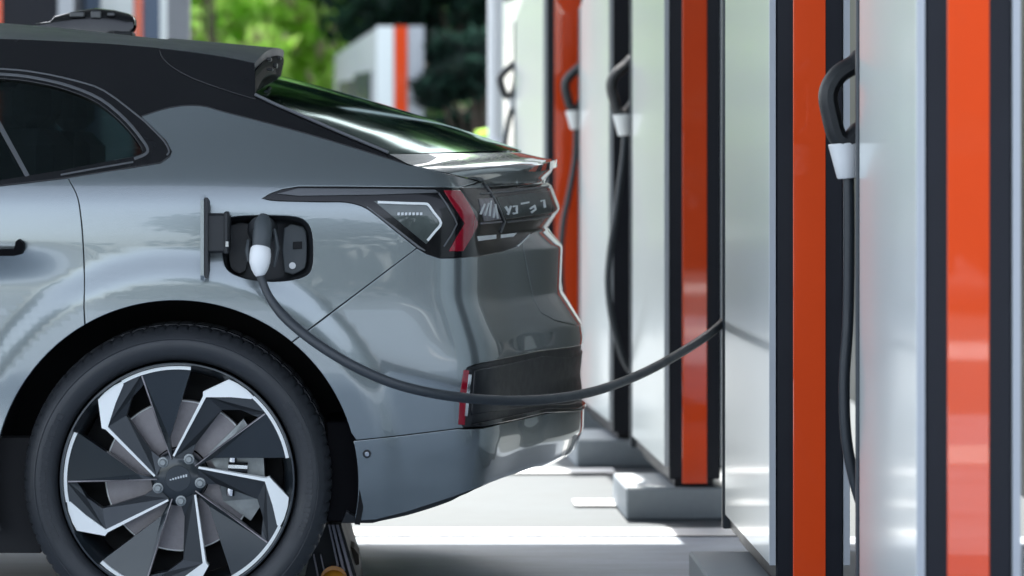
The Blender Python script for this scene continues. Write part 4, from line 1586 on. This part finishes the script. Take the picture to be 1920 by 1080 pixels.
def far_charger(label, px0, Y, bands, top=2.3, screen=None, yaw=0, name='charger', group='chargers beyond the car'):
    """a charger seen end on: bands of (width px, material) left to right, at depth Y"""
    x0 = p2w(px0, 0, Y)[0]
    t = empty(name, (x0, Y, 0), R(yaw), label=label, category='charger', group=group)
    s_ = SCALE * DIST / (DIST + Y)
    x = 0
    tot = sum(w for w, _ in bands) / s_
    b = MB()
    b.box(0.004, tot - .004, .006, .75, .1, top - .01)
    b.obj('body', M['cab_black'], t, Z0)
    names = {'orange': 'front_strip', 'panel_white': 'front_panel', 'slate': 'front_panel', 'panel_edge': 'front_panel', 'cab_black': 'front_panel', 'col_grey': 'front_panel'}
    for w, mk in bands:
        b = MB()
        b.box(x + .001, x + w / s_ - .001, 0 - (.006 if mk in ('orange',) else 0), .02, .1, top, .002)
        b.obj(names[mk], M[mk], t, Z0)
        if screen and mk == 'panel_white' and w > 30:
            b = MB()
            b.box(x + w / s_ * .22, x + w / s_ * .75, -.008, .0, top - .75, top - .42, .004)
            b.obj('screen', M['screen'], t, Z0)
        x += w / s_
    return t


far_charger('far charger with white front and display, red strip at its right, above the car roof', 138, 9.0,
            [(50, 'slate'), (63, 'panel_white'), (17, 'orange'), (31, 'slate'), (14, 'panel_white')], 2.3, True)
far_charger('dark far charger at the top left corner above the car roof', -60, 8.4,
            [(42, 'panel_edge'), (22, 'orange'), (104, 'cab_black'), (30, 'panel_edge')], 2.4)


def angled_unit(px_corner, Y, top, label):
    """free-standing charger turned towards the left: end face white/orange/grey, long side grey with displays"""
    s_ = SCALE * DIST / (DIST + Y)
    x0 = p2w(px_corner, 0, Y)[0]
    t = empty('charger', (x0, Y, 0), R(0), label=label, category='charger', group='chargers beyond the car')
    w1, w2, w3 = 32 / s_, 27 / s_, 30 / s_
    b = MB()
    # long side runs back to the left
    far = (-62 / s_ - .12, 2.4)
    pts = [(0, 0), (w1 + w2 + w3, 0), (w1 + w2 + w3 + far[0] * .2, far[1]), (far[0], far[1])]
    V = [(p[0], p[1] + .006, z) for z in (.1, top) for p in pts]
    V[4 + 2] = (V[6][0], V[6][1], top - .12)
    V[4 + 3] = (V[7][0], V[7][1], top - .12)
    b.add(V, [(0, 3, 2, 1), (4, 5, 6, 7), (0, 1, 5, 4), (1, 2, 6, 5), (2, 3, 7, 6), (3, 0, 4, 7)])
    b.obj('body', M['panel_edge'], t, Z0)
    for q0, q1, z0, z1 in ((.12, .48, top - .62, top - .30), (.52, .86, top - .62, top - .34), (.12, .86, top - 1.0, top - .72)):
        b = MB()
        P = [(far[0] * q - .012, far[1] * q - .004, z) for q, z in ((q0, z0), (q1, z0), (q1, z1), (q0, z1))]
        P2 = [(p[0] + .02, p[1] + .006, p[2]) for p in P]
        b.add(P + P2, [(0, 1, 2, 3), (7, 6, 5, 4), (0, 4, 5, 1), (1, 5, 6, 2), (2, 6, 7, 3), (3, 7, 4, 0)])
        b.obj('screen', M['screen'], t, Z0)
    for nm, x_, w_, mk, pr in (('front_panel', 0, w1, 'panel_white', .0), ('front_strip', w1 + .006, w2 - .012, 'orange', -.008), ('front_panel', w1 + w2, w3, 'panel_edge', .0)):
        b = MB()
        b.box(x_, x_ + w_, pr - .004, .02, .1, top + .01, .002)
        b.obj(nm, M[mk], t, Z0)
    return t


angled_unit(706, 14.0, 2.02, 'free-standing charger with one orange strip among the trees, over the rear window')
# building wall to the right, colour darkened so the car's rear reflects dark
b = MB()
x0 = 2.05
wl_ = empty('building_wall', (x0, -1.3, 0), label='grey green panelled wall at the right edge behind the rightmost charger', category='wall')
for i in range(8):
    b = MB()
    b.box(0, .12, i * 1.2, i * 1.2 + 1.19, 0, 3.3, .004)
    b.obj('panel', M['wall_grey'], wl_, Z0)


# ------------------------------------------------------------------ trees
def tree(label, name, x, y, h, rad, z0, m, nclump, nleaf, lsize, seed, trunk_r=.09, squash=.8, m2=None, cat='tree'):
    r_ = np.random.default_rng(seed)
    t = empty(name, (x, y, 0), label=label, category=cat, group='trees and shrubs beyond the car')
    cz = z0 + (h - z0) * .5
    hz = (h - z0) * .5
    cl = []
    for i in range(nclump):
        d = r_.normal(size=3)
        d /= np.linalg.norm(d)
        q = r_.uniform(.35, 1.0) ** .6
        cl.append((d[0] * rad * q, d[1] * rad * q * .8, cz + d[2] * hz * q))
    cl = np.array(cl)
    b = MB()
    lean = r_.uniform(-.15, .15, 2)
    tp = [(0, 0, 0), (lean[0] * .3, lean[1] * .3, z0 * .6), (lean[0], lean[1], z0 + (h - z0) * .35), (lean[0] * 1.4, lean[1], h * .82)]
    b.tube(crom(tp, 4), list(np.linspace(trunk_r, trunk_r * .3, 13)), 9)
    for i in range(min(nclump, 9)):
        c = cl[i]
        s_ = Vector((lean[0] * .8, lean[1] * .8, z0 + (c[2] - z0) * .45))
        e = Vector(c)
        mid = s_.lerp(e, .5) + Vector((0, 0, .08))
        b.tube([s_, mid, e], [trunk_r * .5, trunk_r * .3, trunk_r * .12], 6)
    b.obj('trunk', M['bark'], t, Z0, smooth=True)
    n = nclump * nleaf
    cr_ = rad * .42 * r_.uniform(.6, 1.25, nclump)
    ci = r_.integers(0, nclump, n)
    d = r_.normal(size=(n, 3))
    d /= np.linalg.norm(d, axis=1, keepdims=True)
    q = r_.uniform(0, 1, n) ** .45
    P = cl[ci] + d * (cr_[ci] * q)[:, None] * [1, 1, squash]
    ax = r_.normal(size=(n, 3)); ax /= np.linalg.norm(ax, axis=1, keepdims=True)
    bx = np.cross(ax, r_.normal(size=(n, 3))); bx /= np.linalg.norm(bx, axis=1, keepdims=True)
    sz = lsize * r_.uniform(.6, 1.35, n)
    V = np.stack([P - ax * sz[:, None], P + bx * sz[:, None] * .45, P + ax * sz[:, None], P - bx * sz[:, None] * .45], 1).reshape(-1, 3)
    me = bpy.data.meshes.new('crown')
    me.vertices.add(4 * n)
    me.vertices.foreach_set('co', V.ravel().astype(np.float32))
    me.loops.add(4 * n)
    me.loops.foreach_set('vertex_index', np.arange(4 * n, dtype=np.int32))
    me.polygons.add(n)
    me.polygons.foreach_set('loop_start', np.arange(0, 4 * n, 4, dtype=np.int32))
    me.materials.append(m)
    if m2:
        me.materials.append(m2)
        me.polygons.foreach_set('material_index', (r_.uniform(size=n) < .16).astype(np.int32))
    me.update()
    me.validate()
    o = link('crown', me, None, t, Z0)
    return t


def bx_(px, Y):
    return p2w(px, 0, Y)[0]


tree('bright lime tree right of the grey post', 'lime_tree', bx_(410, 19), 19, 4.4, 1.35, .5, M['leaf_lime'], 30, 260, .10, 1, m2=M['leaf_blossom_highlight'])
tree('bright lime shrub nearest the car, seen between grey post and roof spoiler', 'lime_shrub', bx_(425, 16.5), 16.5, 3.6, .52, .3, M['leaf_lime'], 18, 150, .09, 41, m2=M['leaf_blossom_highlight'], cat='shrub', trunk_r=.04)
tree('low bright lime shrub standing right beside the grey post', 'lime_shrub', bx_(368, 17.2), 17.2, 3.4, .5, .3, M['leaf_lime'], 16, 150, .09, 42, cat='shrub', trunk_r=.04)
tree('lime shrub with painted pale highlights directly above the spoiler tip', 'lime_shrub', bx_(530, 19), 19, 3.6, .55, .3, M['leaf_lime'], 16, 150, .09, 43, m2=M['leaf_blossom_highlight'], cat='shrub', trunk_r=.04)
tree('bright yellow green tree behind the roof spoiler', 'lime_tree', bx_(545, 22), 22, 4.8, 1.3, .7, M['leaf_lime'], 30, 250, .11, 2, m2=M['leaf_mid'])
tree('mid green tree left of the free-standing charger', 'broadleaf_tree', bx_(640, 23), 23, 5.0, 1.5, .6, M['leaf_mid'], 28, 260, .12, 3, m2=M['leaf_lime'])
tree('mid green tree rising above the free-standing charger', 'broadleaf_tree', bx_(720, 20), 20, 4.8, 1.3, .9, M['leaf_mid'], 26, 240, .11, 4, m2=M['leaf_blossom_highlight'])
tree('blossoming pale shrub right of the free-standing charger', 'blossom_shrub', bx_(822, 15.9), 15.9, 2.35, .34, 1.15, M['leaf_mid'], 9, 55, .07, 5, m2=M['leaf_blossom_highlight'], cat='shrub', trunk_r=.04)
tree('dark green shrub left of the white post', 'dark_shrub', bx_(868, 14), 14, 2.1, .36, .2, M['leaf_dark'], 18, 260, .08, 6, cat='shrub', trunk_r=.05)
tree('tall dark tree behind the white post', 'dark_tree', bx_(900, 18), 18, 4.5, 1.0, .4, M['leaf_dark'], 24, 260, .10, 7)
tree('small lime plant left of the white post', 'lime_shrub', bx_(893, 12.5), 12.5, 1.42, .12, .9, M['leaf_lime'], 6, 60, .05, 8, cat='shrub', trunk_r=.02)
for i, (px, Y, m_) in enumerate(((300, 30, 'leaf_mid'), (470, 31, 'leaf_lime'), (600, 33, 'leaf_mid'), (760, 32, 'leaf_mid'), (900, 30, 'leaf_dark'), (1040, 33, 'leaf_mid'), (120, 31, 'leaf_dark'), (1250, 32, 'leaf_mid'))):
    tree(['distant green tree behind the grey post', 'distant lime tree left of the spoiler', 'distant green tree above the white wall', 'distant green tree above the free-standing charger',
          'distant dark tree behind the white post', 'distant green tree behind the near chargers', 'distant dark tree behind the far chargers', 'distant green tree hidden by the near chargers'][i],
         'broadleaf_tree', bx_(px, Y), Y, (21.0, 15.0)[i % 2], 3.9, .3, M[m_], 85, 330, .26, 20 + i, trunk_r=.22)


# a belt of woodland added unseen behind the camera, to darken what paint and chargers reflect
r_ = np.random.default_rng(99)
n = 26000
cl = np.stack([r_.uniform(-30, 30, 90), r_.uniform(-23, -16, 90), r_.uniform(.6, 5.0, 90)], -1)
gap = (cl[:, 0] > -11) & (cl[:, 0] < -2.0)  # opening left so the car door reflects bright sky
cl = cl[~gap]
ci = r_.integers(0, len(cl), n)
d = r_.normal(size=(n, 3))
d /= np.linalg.norm(d, axis=1, keepdims=True)
P = cl[ci] + d * (r_.uniform(0, 1, n) ** .4 * r_.uniform(.8, 1.9, len(cl))[ci])[:, None]
P[:, 2] = np.abs(P[:, 2])
ax = r_.normal(size=(n, 3)); ax /= np.linalg.norm(ax, axis=1, keepdims=True)
bx = np.cross(ax, r_.normal(size=(n, 3))); bx /= np.linalg.norm(bx, axis=1, keepdims=True)
V = np.stack([P - ax * .26, P + bx * .13, P + ax * .26, P - bx * .13], 1).reshape(-1, 3)
F = np.arange(4 * n).reshape(n, 4)
wd_ = mesh_from('reflection_leaves', V, F)
link('reflection_leaves', wd_, M['leaf_dark'], kind='stuff')
